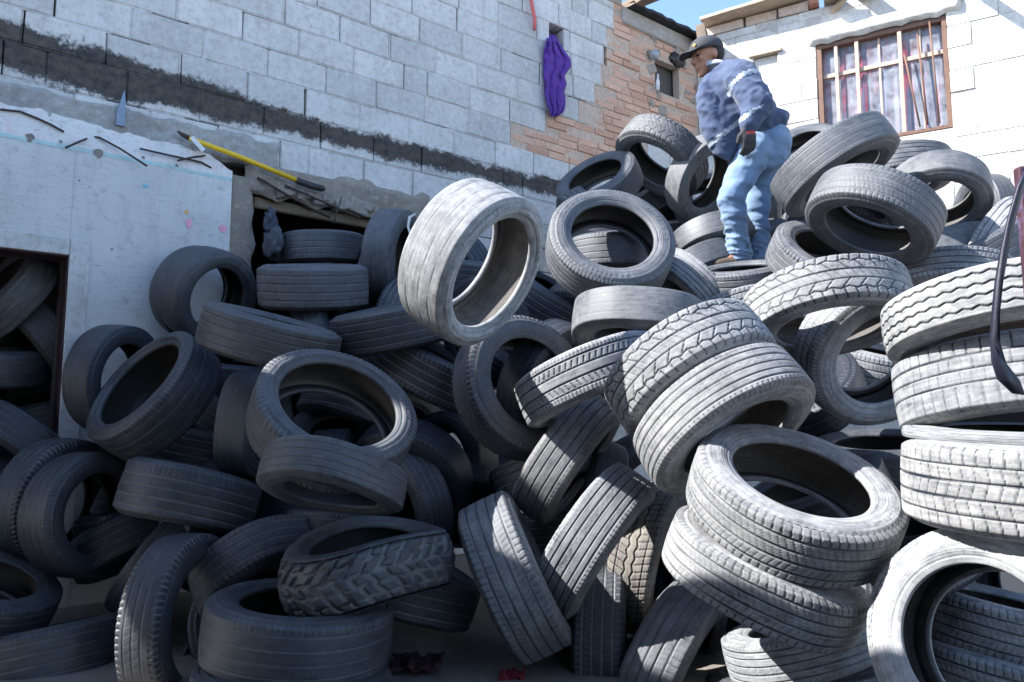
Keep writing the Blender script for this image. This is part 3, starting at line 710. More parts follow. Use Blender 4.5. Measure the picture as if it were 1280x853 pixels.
# ------------------------------------------------------------ ground
def ground_mat():
    m, t, b = newmat('yard_dirt'); tc = t.nodes.new('ShaderNodeTexCoord'); v = tc.outputs['Object']
    n1 = noise_tex(t, v, 2.5, 6); n2 = noise_tex(t, v, 22, 8, .7); n3 = noise_tex(t, v, 120, 4, .7)
    c = ramp(t, n1, [(.3, (.035, .03, .028)), (.55, (.06, .052, .046)), (.75, (.10, .088, .08))])
    c = mix(t, ramp(t, n2, [(.5, 0), (.7, .7)]), c, (.20, .18, .17))
    c = mix(t, ramp(t, n3, [(.55, 0), (.7, .6)]), c, (.07, .06, .055))
    t.links.new(c, b.inputs['Base Color']); b.inputs['Roughness'].default_value = .95
    bump(t, b, math_(t, 'ADD', n2, math_(t, 'MULTIPLY', n3, .5)), .9, .03); return m
def GH(x, y): return -.53 + .5*math.exp(-((x+.25)/.35)**2 - ((y-3.0)/.45)**2) + .42/(1+math.exp(-max(-30, min(30, (y-3.55)/.12))))
bm = bmesh.new()
bmesh.ops.create_grid(bm, x_segments=120, y_segments=120, size=6, matrix=Matrix.Translation((0, 4, 0)))
for v in bm.verts:
    e = max(0, 1 - max(abs(v.co.x), abs(v.co.y-4))/6)
    v.co.z = GH(v.co.x, v.co.y) + .018*noise.noise(v.co*5)*min(1, e*6) + .02*noise.noise(v.co*1.3)
edge = [v for v in bm.verts if v.is_boundary]
r = bmesh.ops.extrude_edge_only(bm, edges=[e for e in bm.edges if e.is_boundary])
for g in r['geom']:
    if isinstance(g, bmesh.types.BMVert):
        g.co.x *= 30; g.co.y = 4 + (g.co.y-4)*30; g.co.z = GH(g.co.x, g.co.y)
tag(obj('ground', bm, ground_mat(), smooth=True), kind='structure')

# ------------------------------------------------------------ left wall
rw = random.Random(11)
def brick_from(z):
    for zz, tt in ((3.12, 9), (3.24, -.66), (3.42, -.52), (3.60, -.14), (3.80, .24), (4.0, .43), (4.22, .52), (4.62, .60), (9, .70)):
        if z < zz: return tt
def in_brick(t, z): return t > brick_from(z) and not (t > 1.12 and z < 3.86) and t < 2.0
lw = empty('masonry_wall', AL.copy()); tag(lw, 'tall weathered grey block wall on the left with a red brick patch and a burnt black streak', 'wall')
NICHE = (-.10, .07, 4.17, 4.40); HOLE = (1.26, 1.62, 4.17, 4.50); SMALL = (-.60, -.50, 3.19, 3.30)
def hits(t0, t1, z0, z1, H): return t0 < H[1]-.01 and t1 > H[0]+.01 and z0 < H[3]-.01 and z1 > H[2]+.01
bb = bmesh.new(); mm = bmesh.new(); kk = bmesh.new(); km = bmesh.new()
z = 2.60; row = 0
ZTOP = 4.86
while z < ZTOP-.05:
    off = (row % 2)*.2 + rw.uniform(-.05, .05)
    t = -6.6 + off
    while t < 1.95:
        L = .4 + rw.uniform(-.02, .015)
        if rw.random() < .08: L = .2
        t0, t1 = t+.004+rw.choice((0, 0, 0, .008)), min(t+L-.004, 1.99); z0, z1 = z+.004, min(z+.196, ZTOP)
        # cut at the brick patch
        bf = brick_from((z0+z1)/2)
        segs = []
        if bf > t1 or t0 > 2: segs = [(t0, t1)]
        elif bf > t0 + .08: segs = [(t0, bf)]
        if (z0+z1)/2 < 3.80 and (z0+z1)/2 > 3.12 and t1 > 1.14:
            segs = [(max(t0, 1.13), t1)] if t1 - max(t0, 1.13) > .05 else []
        for (s0, s1) in segs:
            for H in (NICHE, HOLE):
                if hits(s0, s1, z0, z1, H):
                    new = []
                    if H[0]-s0 > .04: new.append((s0, H[0]))
                    if s1-H[1] > .04: new.append((H[1], s1))
                    if not new: s0 = s1 = 0
                    else:
                        for n_ in new[1:]: wbox(bb, FL, n_[0], n_[1], -.12, 0, z0, z1, .005, 0, .002, rw)
                        s0, s1 = new[0]
            if s1-s0 > .03:
                dy = rw.uniform(-.004, .004)
                wbox(bb, FL, s0, s1, -.12, dy, z0, z1, .006, rw.uniform(-.004, .004), .0025, rw)
        # the joint at the right end
        if segs and segs[-1][1] == t1 and not any(hits(t1, t1+.01, z0, z1, H) for H in (NICHE, HOLE)):
            q = rw.random()
            if q > .18:
                wbox(mm, FL, t1-.002, t1+.010, -.1, -.0045 if q > .5 else -.012, z0-.004, z1, 0, 0, .001, rw)
        t += L
    for s in np.arange(-6.6, brick_from(z+.002) if 3.12 <= z < 4.86 else 1.98, .21):
        if rw.random() > .10 and not any(hits(s, s+.21, z-.004, z+.004, H) for H in (NICHE, HOLE)):
            wbox(mm, FL, s, s+.2105, -.1, -.001-rw.random()*.004, z-.0045, z+.0045, 0, 0, .001, rw)
    z += .2; row += 1
# bricks
z = 3.12; row = 0
while z < ZTOP-.02:
    t = -.72 + (row % 2)*.12
    while t < 1.96:
        L = .235 + rw.uniform(-.015, .01)
        if rw.random() < .12: L = .12
        t0, t1, z0, z1 = t+.006, t+L-.006, z+.005, z+.060
        if in_brick(t0+.02, z+.03) and in_brick(t1-.02, z+.03) and t1 < 1.99 and not any(hits(t0, t1, z0, z1, H) for H in (NICHE, HOLE, SMALL)):
            if rw.random() > .015:
                wbox(kk, FL, t0, t1, -.1, rw.uniform(-.014, .005), z0, z1, .004, rw.uniform(-.02, .02), .004, rw)
        t += L
    z += .068; row += 1
for zz0, zz1 in ((3.12, 3.24), (3.24, 3.42), (3.42, 3.60), (3.60, 3.80), (3.80, 4.0), (4.0, 4.22), (4.22, 4.62), (4.62, ZTOP-.01)):
    a_ = brick_from((zz0+zz1)/2)+.005; b_ = 1.125 if zz1 <= 3.81 else 1.985
    for H in (HOLE,):
        if zz0 < H[3]-.005 and zz1 > H[2]+.005 and b_ > H[1]:
            wbox(km, FL, a_, H[0], -.09, -.0105, zz0, zz1-.001); wbox(km, FL, H[1], b_, -.09, -.0105, zz0, zz1-.001)
            if zz1 > H[3]: wbox(km, FL, H[0]+.001, H[1]-.001, -.09, -.0115, H[3], zz1-.002)
            if zz0 < H[2]: wbox(km, FL, H[0]+.001, H[1]-.001, -.09, -.0115, zz0, H[2])
            break
    else: wbox(km, FL, a_, b_, -.09, -.0105, zz0, zz1-.001)
obj('block_masonry', bb, M_BLOCK, lw); obj('mortar_joints', mm, M_MORTAR, lw)
obj('brick_patch', kk, M_BRICK, lw); obj('brick_mortar', km, M_BMORT, lw)
# core behind, with the openings left free
D1 = (-6.0, -3.60, 0, 1.86); D2 = (-2.60, -1.42, 0, 2.44)
bm = bmesh.new()
wbox(bm, FL, -6.6, D1[0], -.30, -.125, 0, 2.6); wbox(bm, FL, D1[0], D1[1], -.30, -.125, 1.88, 2.6); wbox(bm, FL, D1[1], D2[0], -.30, -.125, 0, 2.6)
wbox(bm, FL, D2[0], D2[1], -.30, -.125, 2.46, 2.6); wbox(bm, FL, D2[1], 1.98, -.30, -.125, 0, 2.6); wbox(bm, FL, -6.6, 1.98, -.30, -.125, 2.6, 4.85)
obj('wall_core', bm, M_DARK, lw)
# lower wall right of the second opening: dirty white blocks, mostly hidden by the tyres
M_LOWER = masonry_mat('dirty_white_block', (.52, .51, .50), (.66, .65, .63), stain=.45)
bm = bmesh.new(); z = 0; row = 0
while z < 2.58:
    t = D2[1] + (row % 2)*.2 - .2
    while t < 1.95:
        t0, t1 = max(t+.003, D2[1]), min(t+.397, 1.99)
        if t1-t0 > .05: wbox(bm, FL, t0, t1, -.12, rw.uniform(-.004, .003), z+.003, z+.197, .006, 0, .002, rw)
        t += .4
    z += .2; row += 1
obj('lower_masonry', bm, M_LOWER, lw)
# rough ledge of broken render and the lintel over the second opening
def crust(bm, t0, t1, z0, z1, out, seed, nx=70, nz=8, amp=.03):
    """an uneven slab of render with ragged edges, thick as it looks"""
    vs = []
    for i in range(nx+1):
        for j in range(nz+1):
            u = t0 + (t1-t0)*i/nx; w_ = z0 + (z1-z0)*j/nz
            q = Vector((u*5, w_*5, seed))
            e = 1.0
            if j in (0, nz): w_ += noise.noise(q*1.7)*amp*1.2; e = .15
            if i in (0, nx): u += noise.noise(q*1.7)*amp*1.2; e = .15
            y = out*e + noise.noise(q)*amp*.5*e + noise.noise(q*4)*amp*.4 + noise.noise(q*13)*amp*.25
            vs.append(bm.verts.new(FL @ Vector((u, y, w_))))
    for i in range(nx):
        for j in range(nz):
            a = i*(nz+1)+j
            f = bm.faces.new((vs[a], vs[a+nz+1], vs[a+nz+2], vs[a+1])); f.smooth = True
bm = bmesh.new()
crust(bm, -6.6, -2.45, 2.58, 2.76, .035, 3, 420, 14, .03)
obj('broken_render_ledge', bm, masonry_mat('grey_broken_render', (.42, .41, .40), (.46, .45, .44), stain=.5, bumpd=.02), lw)
bm = bmesh.new()
crust(bm, -2.64, -1.30, 2.40, 2.62, .03, 8, 60, 10, .05)
for k in range(16):
    t = rw.uniform(-2.5, -1.35); wbox(bm, FL, t, t+rw.uniform(.05, .13), -.05, rw.uniform(.03, .07), 2.38+rw.uniform(0, .05), 2.46+rw.uniform(0, .04), .008, rw.uniform(-.4, .4), .012, rw)
obj('broken_lintel', bm, M_RUBBLE, lw)
bm = bmesh.new(); crust(bm, -2.76, -2.585, 0, 2.50, .02, 15, 8, 60, .03)
wbox(bm, FL, -2.75, -2.60, -.124, .0, 0, 2.45)
obj('broken_jamb', bm, M_RUBBLE, lw)
for z0 in (2.36,):
    bm = bmesh.new(); wbox(bm, FL, -2.58, -1.44, -.12, -.04, 2.33, 2.40, .01, .015, .008, rw); obj('timber_lintel', bm, M_WOOD, lw)
# plaster
def plaster_mat():
    m, t, b = newmat('old_painted_plaster'); tc = t.nodes.new('ShaderNodeTexCoord'); v = tc.outputs['Object']; o = sep(t, v)
    n1 = noise_tex(t, v, 2.2, 6, .6); n2 = noise_tex(t, v, 14, 7, .7); n3 = noise_tex(t, v, 60, 4, .7)
    c = ramp(t, n1, [(.3, (.57, .575, .57)), (.7, (.69, .69, .675))])
    zz = math_(t, 'ADD', o[2], math_(t, 'MULTIPLY', math_(t, 'SUBTRACT', n1, .5), .03))
    up = ramp(t, math_(t, 'SUBTRACT', zz, 2.0), [(.465, 0), (.475, 1)])
    white = mix(t, ramp(t, n2, [(.50, 0), (.66, .55)]), (.76, .755, .75), (.74, .52, .50))
    c = mix(t, up, c, white)
    ban = ramp(t, math_(t, 'ABSOLUTE', math_(t, 'SUBTRACT', zz, 2.462)), [(.008, .75), (.014, 0)])
    c = mix(t, ban, c, (.40, .66, .68))
    c = mix(t, ramp(t, n2, [(.30, .55), (.46, 0)]), c, (.34, .335, .33))
    # scratches: stretched noise
    mp = t.nodes.new('ShaderNodeMapping'); t.links.new(v, mp.inputs[0]); mp.inputs['Rotation'].default_value = (0.3, .6, .2); mp.inputs['Scale'].default_value = (1.5, 1.5, 14)
    n4 = noise_tex(t, mp.outputs[0], 2.6, 3, .5)
    c = mix(t, ramp(t, math_(t, 'ABSOLUTE', math_(t, 'SUBTRACT', n4, .5)), [(.0, .6), (.007, 0)]), c, (.22, .22, .22))
    mp2 = t.nodes.new('ShaderNodeMapping'); t.links.new(v, mp2.inputs[0]); mp2.inputs['Scale'].default_value = (3, 3, .7)
    c = mix(t, ramp(t, noise_tex(t, mp2.outputs[0], 2.0, 7, .7), [(.50, 0), (.70, .42)]), c, (.36, .35, .34))
    t.links.new(c, b.inputs['Base Color']); b.inputs['Roughness'].default_value = .75
    bump(t, b, math_(t, 'MULTIPLY_ADD', n2, .7, math_(t, 'MULTIPLY', n3, .3)), .5, .006); return m
M_PLAS = plaster_mat()
bm = bmesh.new()
wbox(bm, FL, -6.6, D1[0], -.12, .028, 0, 2.60); wbox(bm, FL, D1[0], D1[1]-.001, -.12, .028, 1.862, 2.585, 0)
# ragged top edge over the door and beside it
def ragged(bm, t0, t1, zb, ztop, nx, y0, y1, ampl, slope=0, seed=0, corner=0):
    top = []
    for i in range(nx+1):
        u = t0+(t1-t0)*i/nx
        zt = ztop + slope*(u-t0) + noise.noise(Vector((u*6, seed, 0)))*ampl + noise.noise(Vector((u*25, seed, 5)))*ampl*.4
        if corner and t1-u < corner: zt -= (1-(t1-u)/corner)*.075
        top.append((u, zt))
    F = []; Bk = []
    for u, zt in top:
        F.append((bm.verts.new(FL @ Vector((u, y1, zb))), bm.verts.new(FL @ Vector((u, y1, zt)))))
        Bk.append((bm.verts.new(FL @ Vector((u, y0, zb))), bm.verts.new(FL @ Vector((u, y0, zt+.004)))))
    for i in range(nx):
        bm.faces.new((F[i][0], F[i+1][0], F[i+1][1], F[i][1])); bm.faces.new((F[i][1], F[i+1][1], Bk[i+1][1], Bk[i][1]))
    bm.faces.new((F[nx][0], Bk[nx][0], Bk[nx][1], F[nx][1])); bm.faces.new((F[0][1], Bk[0][1], Bk[0][0], F[0][0]))
ragged(bm, -4.4, -2.745, 2.45, 2.665, 110, -.02, .048, .03, -.05, 3, .14)
wbox(bm, FL, D1[1]+.002, -2.745, -.12, .0465, 0, 2.452)
wbox(bm, FL, -6.0, D1[1]+.001, -.119, .0462, 1.864, 2.4515)
obj('plaster', bm, M_PLAS, lw)
# door surround: mitred white boards
M_FRAME = masonry_mat('cracked_white_paint', (.66, .67, .66), (.70, .70, .69), stain=.3, bumpd=.008)
bm = bmesh.new()
wbox(bm, FL, -3.598, -3.50, .048, .066, 0, 1.955, .004); wbox(bm, FL, -6.0, -3.60, .048, .0655, 1.862, 1.955, .004)
df = obj('door_surround', bm, M_FRAME, lw)
bm = bmesh.new(); wbox(bm, FL, -3.606, -3.60, -.12, .055, 0, 1.86, .002); wbox(bm, FL, -6.0, -3.606, -.12, .05, 1.853, 1.861, .002)
obj('door_jamb', bm, simple('dark_red_paint', (.035, .012, .02), .6), lw)
# dabs of paint and chipped holes
def dab(bm, px, py, r, out, seed, sx=1, sy=1):
    c = FL.inverted() @ WL(px, py, out); vs = []
    for k in range(9):
        a = k/9*6.283; rr_ = r*(.75+.5*noise.noise(Vector((math.cos(a)*2, math.sin(a)*2, seed))))
        vs.append(bm.verts.new(FL @ Vector((c.x+rr_*sx*math.cos(a), out, c.z+rr_*sy*math.sin(a)))))
    bm.faces.new(vs)
for nm, col, L in (('pink_paint_mark', (.85, .38, .48), [(236, 280, .026, 1, .014, 1.5), (279, 286, .03, 2, 1.2, .9)]),
                   ('orange_paint_mark', (.80, .45, .18), [(233, 265, .018, 3, 1, 1)]), ('blue_paint_mark', (.25, .52, .66), [(182, 232, .022, 4, 1.1, .8), (85, 462, .03, 5, 1.4, .5)]),
                   ('chip_hole', (.24, .21, .19), [(38, 172, .03, 6, 1, 1), (123, 191, .032, 7, 1, 1), (76, 177, .012, 8, 1, 1), (179, 197, .012, 9, 1, 1), (221, 207, .013, 10, 1, 1), (140, 312, .008, 1, 1, 1), (99, 226, .008, 1, 1, 1)])):
    bm = bmesh.new()
    for (px, py, r, sd_, sx, sy) in L:
        dab(bm, px, py, r, .0505 if py > 460 or py < 700 else .05, sd_, .9 if sx < .1 else sx, sy)
    obj(nm, bm, simple(nm, col, .8), lw)
# niches
bm = bmesh.new()
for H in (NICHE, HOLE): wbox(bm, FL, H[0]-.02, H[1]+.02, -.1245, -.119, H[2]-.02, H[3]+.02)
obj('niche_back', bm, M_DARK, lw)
# rough cement smears where blocks meet bricks, and rubble round the hole
bm = bmesh.new()
for k in range(26):
    t = rw.choice((rw.uniform(1.15, 1.3), rw.uniform(1.55, 1.95))); zz = rw.uniform(3.9, 4.7)
    if HOLE[0]-.06 < t < HOLE[1] and HOLE[2]-.05 < zz < HOLE[3]: continue
    wbox(bm, FL, t, t+rw.uniform(.05, .12), -.05, rw.uniform(.0, .03), zz, zz+rw.uniform(.04, .1), .012, rw.uniform(-.5, .5), .012, rw)
obj('loose_rubble', bm, M_RUBBLE, lw)
# top of the wall: cement cap, felt edge
bm = bmesh.new(); wbox(bm, FL, -6.6, .80, -.3, .01, 4.86, 4.93, .01, 0, .004, rw); wbox(bm, FL, .8, 2.0, -.3, .02, 4.70, 4.86, .012, 0, .006, rw)
obj('cement_cap', bm, masonry_mat('cement_cap', (.40, .37, .33), (.46, .43, .40), stain=.5), lw)
bm = bmesh.new()
n_ = 40; prev = None
for i in range(n_+1):
    t = .86 + 1.2*i/n_; dz = noise.noise(Vector((t*9, 1, 0)))*.02; o_ = .10 + noise.noise(Vector((t*7, 4, 0)))*.03
    vs = [bm.verts.new(FL @ Vector((t, y, z_))) for y, z_ in ((-.4, 4.90), (o_, 4.895+dz), (o_+.01, 4.86+dz), (-.02, 4.865), (-.4, 4.87))]
    if prev:
        for k in range(5): bm.faces.new((prev[k], prev[(k+1) % 5], vs[(k+1) % 5], vs[k]))
    prev = vs
obj('felt_edge', bm, M_FELT, lw)

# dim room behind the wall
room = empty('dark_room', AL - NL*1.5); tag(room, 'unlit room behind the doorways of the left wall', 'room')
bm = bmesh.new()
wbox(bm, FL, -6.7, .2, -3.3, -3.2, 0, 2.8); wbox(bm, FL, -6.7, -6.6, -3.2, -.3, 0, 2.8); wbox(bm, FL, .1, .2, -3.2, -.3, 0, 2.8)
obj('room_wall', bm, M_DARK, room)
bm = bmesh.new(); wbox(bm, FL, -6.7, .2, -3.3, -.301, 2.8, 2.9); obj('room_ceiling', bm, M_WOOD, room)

# roof boards above the corner
def plank(name, label, a, b, wd, th, mat, cat='roof board', up=UZ):
    a, b = Vector(a), Vector(b); d = (b-a); L = d.length; d.normalize(); s = d.cross(up).normalized(); u = s.cross(d)
    M = Matrix(((d.x, s.x, u.x, (a.x+b.x)/2), (d.y, s.y, u.y, (a.y+b.y)/2), (d.z, s.z, u.z, (a.z+b.z)/2), (0, 0, 0, 1)))
    bm = bmesh.new(); r = bmesh.ops.create_cube(bm, size=1, matrix=M @ Matrix.Diagonal((L, wd, th, 1)))
    bmesh.ops.subdivide_edges(bm, edges=[e for e in bm.edges if (e.verts[0].co-e.verts[1].co).length > L*.8], cuts=9)
    for v in bm.verts: v.co += noise.noise_vector(v.co*4)*th*.12
    o = obj(name, bm, mat); tag(o, label, cat); return o
def LP(t, y, z): return FL @ Vector((t, y, z))
def RP(t, y, z): return FR @ Vector((t, y, z))
plank('timber_beam', 'thick timber sticking out over the top of the brick patch', LP(.84, -.35, 4.90), LP(1.02, .62, 4.90), .10, .07, M_WOOD, 'beam')
plank('roof_board', 'pale board end at the top edge, left of the thick timber', LP(.60, -.3, 4.955), LP(.80, .22, 4.93), .09, .025, M_WOODL, 'board')
0 and plank('roof_board', 'thin cross board lying over the thick timber at the top edge', LP(.3, .2, 5.045), LP(1.2, .3, 5.05), .10, .022, M_WOODL, 'board')

# ------------------------------------------------------------ right wall
rwall = empty('white_wall', AR.copy()); tag(rwall, 'sunlit whitewashed wall on the right with the barred window in it', 'wall')
WIN = (1.14, 2.22, 3.50, 4.52); VENT = (.56, .79, 4.08, 4.54)
bm = bmesh.new(); r2 = random.Random(4)
z = 0; row = 0
while z < 4.88:
    t = -.2 + (row % 2)*.2
    while t < 9:
        t0, t1, z0, z1 = t+.002, t+.398, z+.002, min(z+.198, 4.88)
        segs = [(max(t0, .0), t1)]
        for H in (WIN, VENT):
            ns = []
            for s0, s1 in segs:
                if z1 > H[2]+.01 and z0 < H[3]-.01 and s0 < H[1] and s1 > H[0]:
                    if H[0]-s0 > .01: ns.append((s0, H[0]))
                    if s1-H[1] > .01: ns.append((H[1], s1))
                else: ns.append((s0, s1))
            segs = ns
        for s0, s1 in segs:
            if s1-s0 > .01: wbox(bm, FR, s0, s1, -.14, r2.uniform(-.005, .005), z0, z1, .005, r2.uniform(-.004, .004), .003, r2)
        t += .4
    z += .2; row += 1
obj('block_masonry', bm, M_WHITEW, rwall)
bm = bmesh.new()
wbox(bm, FR, 0, 9, -.28, -.005, 0, 3.49); wbox(bm, FR, 0, VENT[0]-.01, -.28, -.005, 3.49, 4.87); wbox(bm, FR, VENT[1]+.01, WIN[0]-.01, -.28, -.0051, 3.49, 4.87)
wbox(bm, FR, WIN[1]+.01, 9, -.28, -.005, 3.49, 4.87); wbox(bm, FR, VENT[0]-.01, VENT[1]+.01, -.28, -.0022, 3.49, 4.07); wbox(bm, FR, VENT[0]-.01, VENT[1]+.01, -.28, -.0022, 4.55, 4.87)
wbox(bm, FR, WIN[0]-.01, WIN[1]+.01, -.28, -.0022, 4.53, 4.87)
obj('wall_render', bm, masonry_mat('white_render', (.50, .47, .43), (.58, .55, .52), stain=.4), rwall)
# shadow-casting eave pieces: cracked render band under the roof line
bm = bmesh.new()
def crustR(bm, t0, t1, z0, z1, out, seed, nx=60, nz=5, amp=.03):
    vs = []
    for i in range(nx+1):
        for j in range(nz+1):
            u = t0+(t1-t0)*i/nx; w_ = z0+(z1-z0)*j/nz; q = Vector((u*5, w_*5, seed)); e = .1 if j in (0, nz) or i in (0, nx) else 1
            if j in (0,): w_ += noise.noise(q*2)*amp
            vs.append(bm.verts.new(FR @ Vector((u, out*e + noise.noise(q)*amp*.5*e, w_))))
    for i in range(nx):
        for j in range(nz):
            a = i*(nz+1)+j; f = bm.faces.new((vs[a], vs[a+nz+1], vs[a+nz+2], vs[a+1])); f.smooth = True
crustR(bm, 1.08, 2.34, 4.52, 4.66, .05, 2, 50, 5, .03)
obj('lintel_render', bm, M_WHITEW, rwall)
bm = bmesh.new(); wbox(bm, FR, .52, .84, -.05, .03, 4.545, 4.575, .006, .0, .004, r2); obj('vent_lintel', bm, M_WOODL, rwall)
bm = bmesh.new(); wbox(bm, FR, VENT[0]+.001, VENT[1]-.001, -.12, -.04, VENT[2], VENT[3]); obj('vent_infill', bm, M_WHITEW, rwall)
bm = bmesh.new()
for (t0, t1) in ((0.1, .48), (.50, .80), (.82, 1.10)): wbox(bm, FR, t0, t1, -.25, -.005+r2.uniform(0, .02), 4.885, 4.98, .006, .0, .006, r2)
obj('parapet_brick', bm, masonry_mat('pinkish_brick', (.52, .40, .33), (.60, .48, .42)), rwall)
plank('fascia_board', 'long brown board lying along the top of the white wall', RP(.10, .02, 5.00), RP(1.12, .04, 5.02), .34, .03, M_WOODL, 'board')
plank('timber_end', 'grey rafter stub jutting out at the corner, above the man\'s cap', RP(.02, -.3, 4.80), RP(.14, .30, 4.80), .09, .16, M_WOOD, 'rafter')
plank('timber_end', 'short reddish rafter stub at the end of the long brown board', RP(1.13, -.2, 4.93), RP(1.15, .10, 4.93), .08, .08, simple('reddish_wood', (.30, .13, .08)), 'rafter')
plank('roof_board', 'dark board projecting over the window at the top edge', RP(1.28, -.3, 4.93), RP(1.34, .22, 4.87), .16, .03, M_WOOD, 'board')
plank('roof_board', 'pale strip under the dark board above the window', RP(1.30, .012, 4.80), RP(1.48, .13, 4.88), .05, .025, M_WOODL, 'board')
plank('roof_board', 'reddish board projecting above the middle of the window', RP(1.58, -.3, 4.91), RP(1.60, .18, 4.85), .14, .03, M_WOOD, 'board')
plank('roof_board', 'board projecting at the top edge right of the window', RP(2.30, -.3, 4.84), RP(2.34, .42, 4.78), .08, .04, M_WOOD, 'board')
# window
win = empty('barred_window', RP(1.68, 0, 3.5)); tag(win, 'wide barred window with red and purple curtains high in the white wall', 'window')
M_WBAR = simple('pale_weathered_paint', (.42, .31, .25), .7, .2, 20, .3); M_WFR = simple('brown_window_frame', (.15, .08, .055), .7, .3, 16, .4)
a0, a1, b0, b1 = WIN
bm = bmesh.new(); wbox(bm, FR, a0+.002, a0+.05, -.10, -.01, b0, b1, .003); wbox(bm, FR, a1-.04, a1-.002, -.10, -.01, b0, b1, .003)
wbox(bm, FR, a0+.05, a1-.04, -.10, -.01, b1-.045, b1-.001, .003); wbox(bm, FR, a0+.05, a1-.04, -.10, -.011, b0, b0+.03, .003)
obj('window_frame', bm, M_WFR, win)
bm = bmesh.new(); wbox(bm, FR, a0+.05, a1-.04, -.085, -.045, 4.19, 4.23, .003); obj('crossbar', bm, M_WBAR, win)
for t, wd, y in ((1.30, .030, 0), (1.475, .034, 0), (1.665, .020, -.04), (1.83, .036, 0), (2.00, .014, -.045)):
    bm = bmesh.new(); wbox(bm, FR, t, t+wd, y-.04, y-.012, b0+.03, b1-.045, .003, 0, .001, r2); obj('window_bar', bm, M_WBAR, win)
for (x0, z0, x1, z1) in ((1.88, 4.24, 1.97, 3.55), (2.09, 4.5, 2.12, 3.55), (1.99, 4.4, 2.03, 3.55)):
    bm = bmesh.new(); add_tube(bm, [FR @ Vector((x0, .0, z0)), FR @ Vector((x1, .005, z1))], .008, 6); obj('leaning_stick', bm, M_WFR, win)
m, t, b = newmat('sky_film_window_glass'); b.inputs['Base Color'].default_value = (.62, .68, .78, 1); b.inputs['Roughness'].default_value = .12
b.inputs['Alpha'].default_value = .5; tc = t.nodes.new('ShaderNodeTexCoord'); n = noise_tex(t, tc.outputs['Object'], 9, 5)
t.links.new(ramp(t, n, [(.3, .04), (.75, .30)]), b.inputs['Alpha'])  # pale blue sky reflection painted in as a patchy see-through film
bm = bmesh.new(); wbox(bm, FR, a0+.05, a1-.04, -.070, -.066, b0+.03, b1-.045); obj('glass', bm, m, win)
m, t, b = newmat('striped_curtain'); tc = t.nodes.new('ShaderNodeTexCoord'); o = sep(t, tc.outputs['Object'])
mp = t.nodes.new('ShaderNodeMapping'); t.links.new(tc.outputs['Object'], mp.inputs[0]); mp.inputs['Scale'].default_value = (1, 1, .12)
n = noise_tex(t, mp.outputs[0], 9, 2, .4)
t.links.new(ramp(t, n, [(.36, (.09, .09, .15)), (.45, (.06, .04, .10)), (.50, (.30, .01, .03)), (.57, (.09, .015, .04)), (.66, (.11, .09, .15))]), b.inputs['Base Color']); b.inputs['Roughness'].default_value = .8
bm = bmesh.new(); cols = []
for i in range(121):
    t_ = a0+.03 + (a1-a0-.06)*i/120; y = -.125 + .014*math.sin(i*.62) + .006*math.sin(i*1.7)
    cols.append((bm.verts.new(FR @ Vector((t_, y, b0))), bm.verts.new(FR @ Vector((t_, y*.9-.013, b1)))))
for i in range(120): f = bm.faces.new((cols[i][0], cols[i+1][0], cols[i+1][1], cols[i][1])); f.smooth = True
obj('curtain', bm, m, win)
bm = bmesh.new(); wbox(bm, FR, a0-.01, a1+.01, -.30, -.18, b0-.01, b1+.01); obj('window_back', bm, M_DARK, win)
# ------------------------------------------------------------ unseen roof slab read off its shadow line, added to shade the heap's foot
E0 = Vector((-2.75, 2.55, 0)); ED = Vector((.77, -.64, 0)).normalized(); EB = Vector((-.64, -.77, 0)).normalized()
FS = Matrix(((ED.x, EB.x, 0, E0.x), (ED.y, EB.y, 0, E0.y), (0, 0, 1, 0), (0, 0, 0, 1)))
M_CONC = simple('grey_concrete', (.22, .21, .20), .9, .25, 5, .5)
M_OLDW = masonry_mat('dark_grey_block', (.26, .25, .24), (.32, .31, .30), stain=.4)  # dark-toned block for the unseen walls
porch = empty('porch', E0.copy()); tag(porch, 'concrete porch roof added overhead outside the view to shade the foot of the heap', 'porch')
bm = bmesh.new(); wbox(bm, FS, -.9, 6.2, 0, 4.2, 2.62, 2.77, .01); obj('added_roof_slab', bm, M_CONC, porch)
bm = bmesh.new(); wbox(bm, FS, -.9, 6.2, 4.0, 4.2, -.55, 2.619); wbox(bm, FS, 5.99, 6.19, .9, 3.999, -.55, 2.619); obj('added_porch_wall', bm, M_OLDW, porch)  # unseen walls added behind the camera to block sky light

